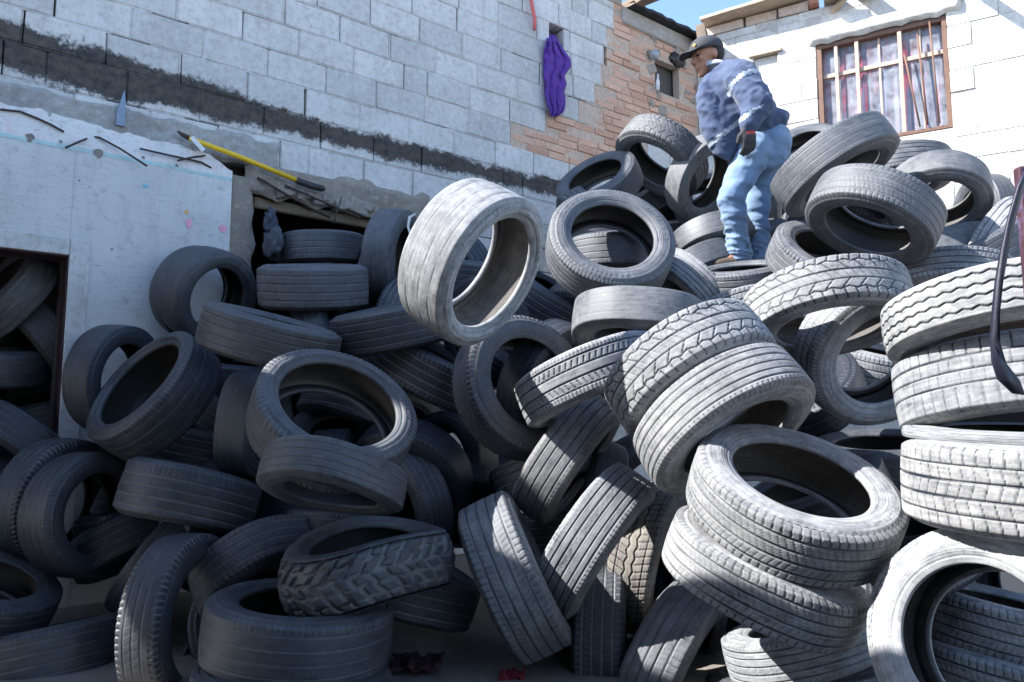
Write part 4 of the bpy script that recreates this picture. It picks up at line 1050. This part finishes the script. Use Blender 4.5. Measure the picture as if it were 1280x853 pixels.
# ------------------------------------------------------------ purple cloth hanging out of the niche
def cloth_purple():
    prof = [  # px centre, half width, py
        (689, 5, 43), (690, 8, 52), (692, 12, 62), (696, 16, 73), (697, 17, 84), (693, 14, 95), (695, 15, 105), (693, 13, 115), (694, 12, 124), (694, 10, 134), (695, 8, 141), (694, 4, 146)]
    bm = bmesh.new(); rows = []
    nv_, nu_ = 60, 60
    for j in range(nv_+1):
        q = j/nv_*(len(prof)-1); i = min(int(q), len(prof)-2); f = q-i
        cx, hw, py = (prof[i][k]*(1-f)+prof[i+1][k]*f for k in range(3))
        row_ = []
        for k in range(nu_+1):
            a = math.pi*2*k/(nu_+1)
            x = math.cos(a); d = math.sin(a)
            nn = noise.noise(Vector((x*2.2, j*.11, 3+d))); n2 = noise.noise(Vector((x*5+j*.05, j*.22, 9)))
            px = cx + x*hw*(1+.20*noise.noise(Vector((x*1.5, j*.06, 3)))) + 2.5*noise.noise(Vector((j*.09, 7, 0))); fold = .045*abs(math.sin(x*4.5 + j*.05 + 1.2*nn)) * (.3+.7*(d > 0)) - .02
            y = .034 + .024*d + fold*.7 + .014*n2 - (.12 if j < 5 else 0)*(1-j/5)
            row_.append(bm.verts.new(WL(px, py, max(.004, y) if j >= 5 else y)))
        rows.append(row_)
    for j in range(nv_):
        for k in range(nu_+1):
            bm.faces.new((rows[j][k], rows[j+1][k], rows[j+1][(k+1) % (nu_+1)], rows[j][(k+1) % (nu_+1)])).smooth = True
    bm.faces.new(rows[-1]); bm.faces.new(rows[0][::-1])
    bmesh.ops.recalc_face_normals(bm, faces=bm.faces)
    o = obj('purple_cloth', bm, simple('purple_jersey', (.095, .035, .27), .9, .3, 30, .3), smooth=True)
    tag(o, 'crumpled purple garment hanging out of the small niche in the block wall', 'garment')
cloth_purple()
# red hose at the top
bm = bmesh.new(); add_tube(bm, [WL(662, -14, .03), WL(664, 0, .04), WL(666, 12, .045), WL(668.5, 25, .04), WL(668, 38, .03)], [.017, .017, .016, .016, .012], 10)
tag(obj('red_hose', bm, simple('faded_red_rubber', (.62, .13, .14), .6), smooth=True), 'short faded red hose end hanging down over the block wall at the top edge', 'hose')
# digging bar with the black grip
def on_bar(f): return WL(238 + (378-238)*f, 174 + (228-174)*f, .10)
t_ = empty('long_handled_tool', on_bar(.5)); tag(t_, 'yellow pole with a black grip resting on the broken ledge of the left wall', 'tool')
bm = bmesh.new(); add_tube(bm, [WL(236, 173, .09), WL(300, 196.5, .10), WL(372, 226, .10)], .016, 12); obj('pole', bm, simple('yellow_enamel', (.78, .50, .02), .4, .12, 20, .15), t_, True)
bm = bmesh.new(); add_tube(bm, [WL(370, 225, .10), WL(373, 226.5, .10), WL(388, 232, .10), WL(403, 236, .10), WL(406, 236.5, .10)], [.018, .021, .022, .022, .012], 12); obj('grip', bm, simple('black_grip_rubber', (.03, .03, .035), .6), t_, True)
bm = bmesh.new(); add_tube(bm, [WL(222, 164, .09), WL(227, 168, .09), WL(237, 173.3, .09)], [.006, .012, .016], 8); obj('tip', bm, M_IRON, t_, True)
bm = bmesh.new(); bmesh.ops.create_cube(bm, size=1, matrix=Matrix.Translation(WL(247, 180, .11)) @ FL.to_3x3().to_4x4() @ Matrix.Rotation(.75, 4, 'Y') @ Matrix.Diagonal((.10, .004, .028, 1))); obj('paper_tag', bm, simple('white_paper', (.75, .76, .78)), t_)
# reinforcing rods sticking out
for lab, pts_ in (('left branch of the bent dark rods sticking out of the torn plaster', [(82, 185, .10), (100, 177, .07), (113, 172, .03)]),
                  ('long bent dark rod pointing down right out of the torn plaster', [(113, 171, .03), (124, 172, .06), (150, 186, .09), (184, 208, .12)]),
                  ('straight dark rod lying along the plaster left of the yellow pole', [(175, 186, .08), (215, 195, .07), (252, 203, .06), (264, 210, .05)]),
                  ('short dark rod crossing the straight one near the yellow pole', [(222, 201, .10), (240, 197, .08), (262, 194, .03)])):
    bm = bmesh.new(); add_tube(bm, [WL(*p) for p in pts_], .006, 7)
    tag(obj('rebar_rod', bm, M_IRON, smooth=True), lab, 'rod', 'iron rods sticking out of the plaster')
bm = bmesh.new(); add_tube(bm, [WL(0, 137, .06), WL(25, 139.5, .058), WL(44, 147, .06), (WL(62, 155, .06)), WL(80, 165, .065)], .006, 7)
tag(obj('loose_wire', bm, M_IRON, smooth=True), 'dark crooked wire along the torn plaster edge at the far left', 'wire')
# lintel rods
bm = bmesh.new(); add_tube(bm, [WL(322, 222, .06), WL(352, 240, .08), WL(392, 262, .08), WL(412, 272, .06)], .009, 8)
tag(obj('lintel_rod', bm, M_IRON, smooth=True), 'upper dark rod bared across the broken lintel of the dark opening', 'rod')
bm = bmesh.new(); add_tube(bm, [WL(356, 232, .06), WL(385, 244, .09), WL(425, 262, .09), WL(450, 272, .07)], .008, 8)
tag(obj('lintel_rod', bm, M_IRON, smooth=True), 'lower dark rod running right across the broken lintel', 'rod')
bm = bmesh.new(); add_tube(bm, [WL(427, 247, .10), WL(424, 258, .12), WL(420, 268, .12), WL(417, 280, .12)], .005, 6)
tag(obj('hanging_wire', bm, M_IRON, smooth=True), 'thin wire dangling from the broken lintel onto the stacked tyres', 'wire')
# metal spike
c = FL.inverted() @ WL(152, 128, .05); bm = bmesh.new()
vs = [bm.verts.new(FL @ Vector((c.x+dx, y, c.z+dz))) for y in (.02, .055) for dx, dz in ((-.022, -.14), (.022, -.14), (.022, -.02), (.012, .075), (-.022, -.06))]
for k in range(5): bm.faces.new((vs[k], vs[(k+1) % 5], vs[5+(k+1) % 5], vs[5+k]))
bm.faces.new(vs[:5][::-1]); bm.faces.new(vs[5:])
tag(obj('tin_shard', bm, simple('blue_grey_tin', (.20, .25, .32), .5, .2, 10, .2, .5)), 'pointed blue-grey tin shard standing in the ledge below the burnt streak', 'shard')
# things stuck in the hole near the corner
bm = bmesh.new(); pb = WL(824, 112, .05)
add_tube(bm, [WL(822, 113, .05), WL(822.2, 103, .05), WL(822.4, 98, .05), WL(822.6, 93, .05)], [.019, .019, .008, .008], 12)
tag(obj('small_bottle', bm, simple('white_plastic', (.72, .73, .75), .35, .08), smooth=True), 'small white plastic bottle wedged upright in the rubble by the corner', 'bottle')
def blob(name, mat, label, cat, c, rx, ry, rz, seed, amp=.25, fr=3):
    bm = bmesh.new(); bmesh.ops.create_icosphere(bm, subdivisions=4, radius=1)
    for v in bm.verts:
        n_ = noise.noise(v.co*fr + Vector((seed, 0, 0)))*amp + noise.noise(v.co*fr*2.7 + Vector((0, seed, 0)))*amp*.5
        v.co *= 1+n_; v.co = FL.to_3x3() @ Vector((v.co.x*rx, v.co.y*ry, v.co.z*rz)) + c
    o = obj(name, bm, mat, smooth=True); tag(o, label, cat); return o
M_BAG = simple('black_plastic_sack', (.018, .018, .022), .35, .3, 20, .5)
blob('black_bundle', M_BAG, 'black bundled rag stuffed in the hole high in the brick wall', 'rag', WL(846, 76, -.01), .12, .05, .07, 3)
blob('glass_jar', simple('cloudy_glass', (.35, .38, .42), .15, .3), 'round cloudy jar lying at the left rim of the hole in the bricks', 'jar', WL(818, 69, .05), .045, .05, .05, 6, .06)
# dark rag and white wire near the stacked tyres
blob('dark_rag', simple('dark_blue_rag', (.05, .06, .09), .8), 'dark knotted rag lying behind the left end of the stacked tyres', 'rag', P(338, 278, 4.75), .035, .05, .075, 9, .5, 2.4)
blob('squashed_casing', simple('dull_blue_rubber', (.06, .068, .085), .7), 'crumpled rubber lump beside the upper stacked tyre', 'rubber scrap', P(342, 305, 4.72), .05, .09, .10, 4, .35, 2)
bm = bmesh.new(); add_tube(bm, [P(519, 268, 4.45), P(512, 272, 4.42), P(510, 284, 4.40), P(515, 298, 4.38), P(513, 310, 4.36)], [.007, .009, .007, .008, .004], 8)
tag(obj('white_wire', bm, simple('pale_cord', (.55, .52, .50), .6), smooth=True), 'pale bent cord on the bald upright tyre left of the airborne one', 'cord')

# red post and strap at the right edge
post = empty('red_post', P(1279, 420, 1.62)); tag(post, 'peeling red and purple post cut off by the right picture edge', 'post')
def post_mat():
    m, t, b = newmat('peeling_red_paint'); tc = t.nodes.new('ShaderNodeTexCoord'); n = noise_tex(t, tc.outputs['Object'], 18, 6, .7)
    t.links.new(ramp(t, n, [(.35, (.02, .012, .022)), (.5, (.05, .015, .024)), (.6, (.06, .04, .09)), (.7, (.15, .12, .15))]), b.inputs['Base Color']); b.inputs['Roughness'].default_value = .6
    bump(t, b, n, .5, .004); return m
bm = bmesh.new(); pA, pB = P(1279, 205, 1.62), P(1281, 640, 1.62)
x0 = P(1277, 420, 1.62).x
add_box(bm, Matrix.Translation((x0+.040, pA.y+.02, (pA.z+pB.z)/2)) @ Matrix.Rotation(-.012, 4, 'Y'), .07, .025, pA.z-pB.z, .006)
obj('post_body', bm, post_mat(), post)
bm = bmesh.new(); add_box(bm, Matrix.Translation((x0+.05, pA.y+.06, .25)), .05, .05, .52, .004); obj('post_foot', bm, M_IRON, post)
st_ = [(1290, 205), (1277, 232), (1266, 272), (1257, 312), (1250, 352), (1246, 392), (1245, 425), (1250, 452), (1262, 474), (1275, 492)]
bm = bmesh.new(); vs = []
for i, (px, py) in enumerate(st_):
    w_ = (3.5, 3.5, 4, 4, 4, 4, 5, 8, 13, 7)[i]
    a = P(px-w_, py, 1.56); b_ = P(px+w_, py+2, 1.56+.015*math.sin(i)); off = Vector((0, .008, 0))
    vs.append([bm.verts.new(q) for q in (a, b_, b_+off, a+off)])
for i in range(len(vs)-1):
    for k in range(4): bm.faces.new((vs[i][k], vs[i][(k+1) % 4], vs[i+1][(k+1) % 4], vs[i+1][k])).smooth = True
bm.faces.new(vs[0][::-1]); bm.faces.new(vs[-1])
bmesh.ops.recalc_face_normals(bm, faces=bm.faces)
tag(obj('black_strap', bm, simple('dark_blue_webbing', (.012, .013, .03), .5, .3, 30, .3)), 'black strap hanging in a long curve in front of the right edge tyres', 'strap')

# ------------------------------------------------------------ litter on the ground at the bottom
rg = random.Random(21)
M_STONE = simple('rubble_stone', (.16, .145, .135), .95, .35, 20, .7)
bm = bmesh.new()
for k in range(420):
    if k < 260: x, y = rg.uniform(-.55, .35), rg.uniform(2.2, 3.3)
    else: x, y = rg.uniform(-3, 3), rg.uniform(2, 5)
    s = rg.uniform(.006, .022); r = bmesh.ops.create_icosphere(bm, subdivisions=1, radius=s, matrix=Matrix.Translation((x, y, .008+GH(x, y)+.018*noise.noise(Vector((x, y, 0))*5)+.02*noise.noise(Vector((x, y, 0))*1.3))) @ Euler((rg.random()*6, rg.random()*6, 0)).to_matrix().to_4x4() @ Matrix.Diagonal((1, rg.uniform(.5, 1), rg.uniform(.4, .9), 1)))
    for v in r['verts']: v.co += noise.noise_vector(v.co*60)*s*.4
tag(obj('rubble', bm, M_STONE), 'grey crumbs of rubble strewn on the dirt', 'rubble', kind='stuff')
def scrap(name, label, px, py, Z, sx, sy, mat, seed):
    c = P(px, py, Z); bm = bmesh.new(); bmesh.ops.create_grid(bm, x_segments=24, y_segments=18, size=1)
    for v in bm.verts:
        e = 1+.35*noise.noise(Vector((v.co.x*1.5, v.co.y*1.5, seed)))
        v.co = Vector((c.x+v.co.x*sx*e, c.y+v.co.y*sy*e, max(-1, c.z + .03*noise.noise(Vector((v.co.x*2.5, v.co.y*2.5, seed+3))) + .012*noise.noise(Vector((v.co.x*7, v.co.y*7, seed))))))
    bmesh.ops.solidify(bm, geom=bm.faces[:], thickness=.006)
    tag(obj(name, bm, mat, smooth=True), label, 'rag')
scrap('red_rag', 'torn red rag on the dirt at the bottom edge beneath the half-lit upright tyre', 640, 843, 2.9, .045, .03, simple('red_cotton', (.16, .015, .025), .9), 2)
scrap('maroon_cloth', 'dusty maroon cloth on the ground right of the flat smooth pair', 520, 826, 3.0, .10, .10, simple('maroon_cloth', (.035, .012, .015), .95, .5, 14, .5), 5)
# ------------------------------------------------------------ the man on top of the heap
ZM = 4.86
def J(px, py, dz=0.0): return P(px, py, ZM+dz)
def cap_(bm, a, ra, b, rb, n=14):
    a, b = Vector(a), Vector(b)
    for c, r in ((a, ra), (b, rb)): bmesh.ops.create_icosphere(bm, subdivisions=2, radius=r, matrix=Matrix.Translation(c))
    add_tube(bm, [a, b], [ra, rb], n)
def ell(bm, c, d, side, r):
    """ellipsoid: d = long axis, side = second axis, r = radii along (d, side, third)"""
    d = Vector(d).normalized(); s = Vector(side); s = (s - d*s.dot(d)).normalized(); u = d.cross(s)
    M = Matrix(((d.x, s.x, u.x, c[0]), (d.y, s.y, u.y, c[1]), (d.z, s.z, u.z, c[2]), (0, 0, 0, 1)))
    bmesh.ops.create_icosphere(bm, subdivisions=3, radius=1, matrix=M @ Matrix.Diagonal((*r, 1)))
def fuse(name, bm, vox, mats, parent, smooth_it=3):
    """melt the pieces into one continuous surface"""
    me = bpy.data.meshes.new(name); bm.to_mesh(me); bm.free()
    o = bpy.data.objects.new(name, me); C.objects.link(o)
    r = o.modifiers.new('r', 'REMESH'); r.mode = 'VOXEL'; r.voxel_size = vox; r.use_smooth_shade = True
    s = o.modifiers.new('s', 'SMOOTH'); s.factor = .6; s.iterations = smooth_it
    dg = bpy.context.evaluated_depsgraph_get(); m2 = bpy.data.meshes.new_from_object(o.evaluated_get(dg)); m2.name = name
    bpy.data.objects.remove(o); bpy.data.meshes.remove(me); m2.materials.clear()
    return obj(name, m2, mats, parent, True)
FACE = Vector((-.97, -.24, 0)).normalized(); SIDE = Vector((.24, -.97, 0)).normalized()   # his left is towards us
man = empty('person', J(938, 328)); tag(man, 'man in dark cap, blue jacket, jeans and gloves standing on the heap, looking down', 'person')
M_SKIN = simple('tanned_skin', (.36, .17, .11), .55, .12, 30, .15)
hipL, hipR = J(944, 186, -.10), J(957, 186, .10)
kneeL, kneeR = J(914, 246, -.12), J(945, 252, .10)
ankL, ankR = J(925, 320, -.04), J(950, 324, .10)
pel = J(953, 176); waist = J(942, 158); chest = J(918, 118); neck = J(899, 90); hc = J(883.5, 71)
shL, shR = J(925, 97, -.17), J(899, 103, .20)
elL, elR = J(947, 131, -.27), J(940, 138, .30)
wrL, wrR = J(935, 158, -.29), J(956, 166, .28)
up_h = (J(880, 50)-J(888, 92)).normalized()           # head axis, tilted forward
fwd_h = (FACE - up_h*FACE.dot(up_h)).normalized()
bm = bmesh.new()
# head
ell(bm, hc + up_h*.02 - fwd_h*.012, fwd_h, SIDE, (.098, .076, .096))
ell(bm, hc - up_h*.045 + fwd_h*.028, up_h, SIDE, (.075, .056, .062))
ell(bm, hc - up_h*.105 + fwd_h*.058, fwd_h, SIDE, (.026, .028, .024))                     # chin
cap_(bm, hc + fwd_h*.084 + up_h*.008, .010, hc + fwd_h*.108 - up_h*.032, .014)            # nose
ell(bm, hc + fwd_h*.082 + up_h*.024, SIDE, up_h, (.050, .012, .012))                      # brow
ell(bm, hc + fwd_h*.082 - up_h*.064, SIDE, up_h, (.024, .009, .012))                      # lips
ell(bm, hc + fwd_h*.082 - up_h*.078, SIDE, up_h, (.020, .007, .010))
for s in (1, -1):
    ell(bm, hc - fwd_h*.012 - up_h*.012 + SIDE*.078*s, up_h, fwd_h, (.032, .018, .012))   # ear
    ell(bm, hc + fwd_h*.062 - up_h*.022 + SIDE*.040*s, up_h, SIDE, (.026, .022, .022))    # cheek
cap_(bm, hc - up_h*.07 - fwd_h*.02, .055, neck - Vector((0, 0, .03)), .062)
for a, ra, b, rb in ((neck, .07, chest, .13), (chest, .14, waist, .125), (waist, .125, pel, .13), (pel, .12, hipL, .085), (pel, .12, hipR, .085), (hipL, .08, kneeL, .055), (hipR, .08, kneeR, .055),
                     (kneeL, .052, ankL, .036), (kneeR, .052, ankR, .036), (neck, .06, shL, .055), (neck, .06, shR, .055), (shL, .05, elL, .04), (shR, .05, elR, .04), (elL, .038, wrL, .026), (elR, .038, wrR, .026),
                     (ankL, .035, ankL+FACE*.13-UZ*.05, .028), (ankR, .035, ankR+FACE*.13-UZ*.05, .028)):
    cap_(bm, a, ra, b, rb)
HANDS = []
def hand(bm, w_, along, curl, grow=0.0):
    """palm, four unequal bent fingers and a thumb leaving the side of the palm"""
    al = along.normalized(); cu = (curl - al*curl.dot(al)).normalized(); sd_ = al.cross(cu)
    H_ = 1.12
    ell(bm, w_ + al*.05*H_, al, sd_, (.052+grow, .043+grow, .019+grow))
    for k, (o_, L) in enumerate(((-.033, .078), (-.011, .090), (.011, .084), (.033, .064))):
        a = w_ + al*.088 + sd_*o_; b_ = a + al*L*.42 + cu*L*.12; c_ = b_ + al*L*.28 + cu*L*.28; d_ = c_ + al*L*.05 + cu*L*.24
        cap_(bm, a - al*.02, .0095+grow, b_, .0085+grow, 8); cap_(bm, b_, .0085+grow, c_, .0078+grow, 8); cap_(bm, c_, .0078+grow, d_, .007+grow, 8)
    a = w_ + al*.025 - sd_*.028; b_ = a + al*.030 - sd_*.026 + cu*.012; c_ = b_ + al*.030 - sd_*.006 + cu*.012
    cap_(bm, a, .013+grow, b_, .011+grow, 8); cap_(bm, b_, .011+grow, c_, .009+grow, 8)
alL = (J(938, 192, -.28) - wrL); alR = Vector((-.1, -.1, -1))
hand(bm, wrL, alL, -SIDE); hand(bm, wrR, alR, SIDE)
body = fuse('body', bm, .0075, M_SKIN, man, 3)
for s in (1, -1):
    bm = bmesh.new(); ell(bm, hc + fwd_h*.079 + up_h*.002 + SIDE*.030*s, SIDE, up_h, (.014, .006, .008)); obj('eye', bm, simple('dark_eye', (.03, .02, .02), .3), man, True)
bm = bmesh.new(); ell(bm, hc + up_h*.012 - fwd_h*.035, fwd_h, SIDE, (.082, .084, .075))
hair = obj('hair', bm, simple('dark_hair', (.025, .02, .02), .8, .4, 60, .8), man, True)
# cap
M_CAP = simple('dark_cap_cloth', (.040, .043, .052), .85, .25, 30, .4)
cp = []
bm = bmesh.new(); ell(bm, hc + up_h*.048 - fwd_h*.006, fwd_h, SIDE, (.112, .092, .082))
bmesh.ops.bisect_plane(bm, geom=bm.verts[:]+bm.edges[:]+bm.faces[:], plane_co=hc + up_h*.032, plane_no=up_h, clear_inner=True)
bmesh.ops.solidify(bm, geom=bm.faces[:], thickness=.004)
capo = obj('cap', bm, M_CAP, man, True)
bm = bmesh.new(); g = []
for i in range(13):
    a = -1.15 + 2.3*i/12
    inn = hc + up_h*.038 + fwd_h*(.098*math.cos(a)) + SIDE*.088*math.sin(a)
    o_ = hc + up_h*(.030 - .012*abs(math.sin(a))**2*1.5) + fwd_h*(.10 + .082*math.cos(a)**.7*1.0) + SIDE*.074*math.sin(a)
    g.append([bm.verts.new(inn), bm.verts.new(inn*.5+o_*.5+up_h*.006), bm.verts.new(o_)])
for i in range(12):
    for k in range(2): bm.faces.new((g[i][k], g[i][k+1], g[i+1][k+1], g[i+1][k])).smooth = True
bmesh.ops.recalc_face_normals(bm, faces=bm.faces); bmesh.ops.solidify(bm, geom=bm.faces[:], thickness=.005)
br = obj('cap_brim', bm, M_CAP, man)
bm = bmesh.new(); ell(bm, hc + up_h*.062 + fwd_h*.093 + SIDE*.03, SIDE, up_h, (.022, .013, .006)); obj('cap_badge', bm, simple('dull_gold_thread', (.35, .26, .08), .6), man, True)
# jacket
def cloth_mat(name, c, c2, sc=9, rough=.85):
    m, t, b = newmat(name); tc = t.nodes.new('ShaderNodeTexCoord'); v = tc.outputs['Object']
    n = noise_tex(t, v, sc, 5, .6); n2 = noise_tex(t, v, 90, 4, .7)
    t.links.new(mix(t, ramp(t, math_(t, 'MULTIPLY_ADD', n2, .5, math_(t, 'MULTIPLY', n, .5)), [(.25, 0), (.75, 1)]), c, c2), b.inputs['Base Color'])
    b.inputs['Roughness'].default_value = rough; b.inputs['Sheen Weight'].default_value = .15
    w_ = t.nodes.new('ShaderNodeTexWave'); t.links.new(v, w_.inputs[0]); w_.inputs['Scale'].default_value = 5; w_.inputs['Distortion'].default_value = 9; w_.inputs['Detail'].default_value = 3
    bump(t, b, math_(t, 'MULTIPLY_ADD', n2, .3, math_(t, 'MULTIPLY', w_.outputs['Fac'], .5)), .3, .006); return m
M_JKT = cloth_mat('blue_grey_work_cloth', (.034, .055, .115), (.055, .080, .15)); M_REFL = simple('silver_reflective_tape', (.30, .34, .40), .4, .12, 20, .2)
M_JEAN = cloth_mat('washed_denim', (.12, .19, .31), (.19, .28, .41), 6); M_GLV = simple('dark_knit_glove', (.045, .045, .05), .9, .3, 60, .5)
bm = bmesh.new()
up_t = (neck - pel).normalized()
ell(bm, J(914, 122), up_t, SIDE, (.23, .18, .19)); ell(bm, J(908, 150), UZ, SIDE, (.20, .17, .145)); ell(bm, waist + FACE*.015 + up_t*.03, up_t, SIDE, (.20, .205, .175)); ell(bm, J(956, 160), up_t, SIDE, (.085, .185, .150))
ell(bm, J(930, 140), up_t, SIDE, (.18, .20, .17))
for a, ra, b, rb in ((neck-up_t*.03, .10, shL, .10), (neck-up_t*.03, .095, shR, .088), (shL, .112, elL, .096), (shR, .092, elR, .078), (elL, .092, wrL+(elL-wrL)*.10, .062), (elR, .076, wrR+(elR-wrR)*.12, .058),
                     (neck-up_t*.05, .10, chest, .12)):
    cap_(bm, a, ra, b, rb)
# the open front hangs forward and down
ell(bm, J(889, 150, -.08), (J(900, 192, -.08)-J(880, 112, -.08)), SIDE, (.245, .085, .075)); ell(bm, J(906, 162, -.10), (J(908, 200)-J(900, 120)), SIDE, (.20, .07, .10)); ell(bm, J(893, 152, .12), (J(902, 190)-J(880, 112)), SIDE, (.22, .05, .05))
cap_(bm, J(880, 118, -.06), .05, J(888, 98, -.05), .04)
jk = fuse('jacket', bm, .0105, [M_JKT, M_REFL], man, 4)
me = jk.data
sL, eL = shL, elL
for v in me.vertices:
    q = Vector(v.co); w_ = abs(noise.noise(Vector((q.x*7-q.z*5, q.y*7, q.z*13+q.x*9))))*-.022 + abs(noise.noise(Vector((q.x*13+4, q.y*13, q.z*24-q.x*8))))*-.010 + .006
    v.co = q + v.normal*w_
me.update()
for p_ in me.polygons:
    c_ = Vector(p_.center); d_ = (eL-sL); u = (c_-sL).dot(d_)/d_.length_squared; dist = (c_-sL-d_*u).length
    arm = dist < .115 and -.2 < u < 1.25 and (c_-chest).dot(SIDE) > .12
    ut = (c_-pel).dot(up_t)
    if arm and .22 < u < .34: p_.material_index = 1
    elif not arm and .175 < ut + .13*(c_-waist).dot(FACE) < .205 : p_.material_index = 1
bm = bmesh.new()          # collar
cc = neck + up_t*.02 + FACE*.015; ring = []
for i in range(22):
    a = i/21*5.4 + .45; d_ = FACE*math.cos(a)*.085 + SIDE*math.sin(a)*.085
    ring.append([bm.verts.new(cc + d_*1.05 - up_t*.045), bm.verts.new(cc + d_*.98 + up_t*.025), bm.verts.new(cc + d_*1.22 - up_t*.012)])
for i in range(21):
    for k in range(2): bm.faces.new((ring[i][k], ring[i+1][k], ring[i+1][k+1], ring[i][k+1])).smooth = True
bmesh.ops.recalc_face_normals(bm, faces=bm.faces); bmesh.ops.solidify(bm, geom=bm.faces[:], thickness=.006)
obj('collar', bm, cloth_mat('pale_collar_lining', (.30, .33, .38), (.40, .43, .47)), jk)
# jeans
bm = bmesh.new()
ell(bm, J(957, 181), (pel-waist), SIDE, (.155, .180, .150)); ell(bm, J(962, 190, -.07), UZ, SIDE, (.12, .085, .12)); ell(bm, J(966, 190, .07), UZ, SIDE, (.12, .085, .12))
for h_, k_, a_ in ((hipL, kneeL, ankL), (hipR, kneeR, ankR)):
    cap_(bm, h_, .112, k_, .086); cap_(bm, k_, .086, k_*.45+a_*.55, .076); cap_(bm, k_*.45+a_*.55, .076, a_ + UZ*.01, .084)
jn = fuse('jeans', bm, .0105, M_JEAN, man, 3)
for v in jn.data.vertices:
    q = Vector(v.co); low = max(0, min(1, (kneeL.z - q.z)/.3)); 
    w_ = noise.noise(Vector((q.x*7, q.y*7, q.z*20)))*.010 + abs(noise.noise(Vector((q.x*8+2, q.y*8, q.z*34+q.x*10))))*-.026*(.25+low) + noise.noise(Vector((q.x*10+q.z*12, q.y*9, q.z*5)))*.010
    v.co = q + v.normal*w_
jn.data.update()
0 and 0
if 0:
    bm = bmesh.new(); ell(bm, J(963, 168), (pel-waist), SIDE, (.012, .175, .145)); bt = obj('belt', bm, simple('dark_belt', (.03, .025, .03)), man, True)
# gloves
for w_, al in ((wrL, alL), (wrR, alR)):
    bm = bmesh.new(); hand(bm, w_, al, -SIDE if w_ is wrL else SIDE, .0055); cap_(bm, w_-al.normalized()*.03, .036, w_+al.normalized()*.02, .034)
    gl = fuse('glove', bm, .0055, [M_GLV, simple('red_glove_panel', (.42, .05, .05), .7)], man, 2)
    an = al.normalized()
    for p_ in gl.data.polygons:
        u = (Vector(p_.center)-w_).dot(an); s_ = (Vector(p_.center)-w_).dot(FACE)
        if .02 < u < .05 and s_ < .02: p_.material_index = 1
# shoes
for a_ in (ankL, ankR):
    bm = bmesh.new(); ell(bm, a_ + FACE*.07 - UZ*.055, FACE, SIDE, (.125, .048, .042)); ell(bm, a_ - UZ*.02, UZ, SIDE, (.06, .05, .055))
    fuse('shoe', bm, .009, simple('brown_leather_boot', (.10, .07, .05), .6), man, 2)
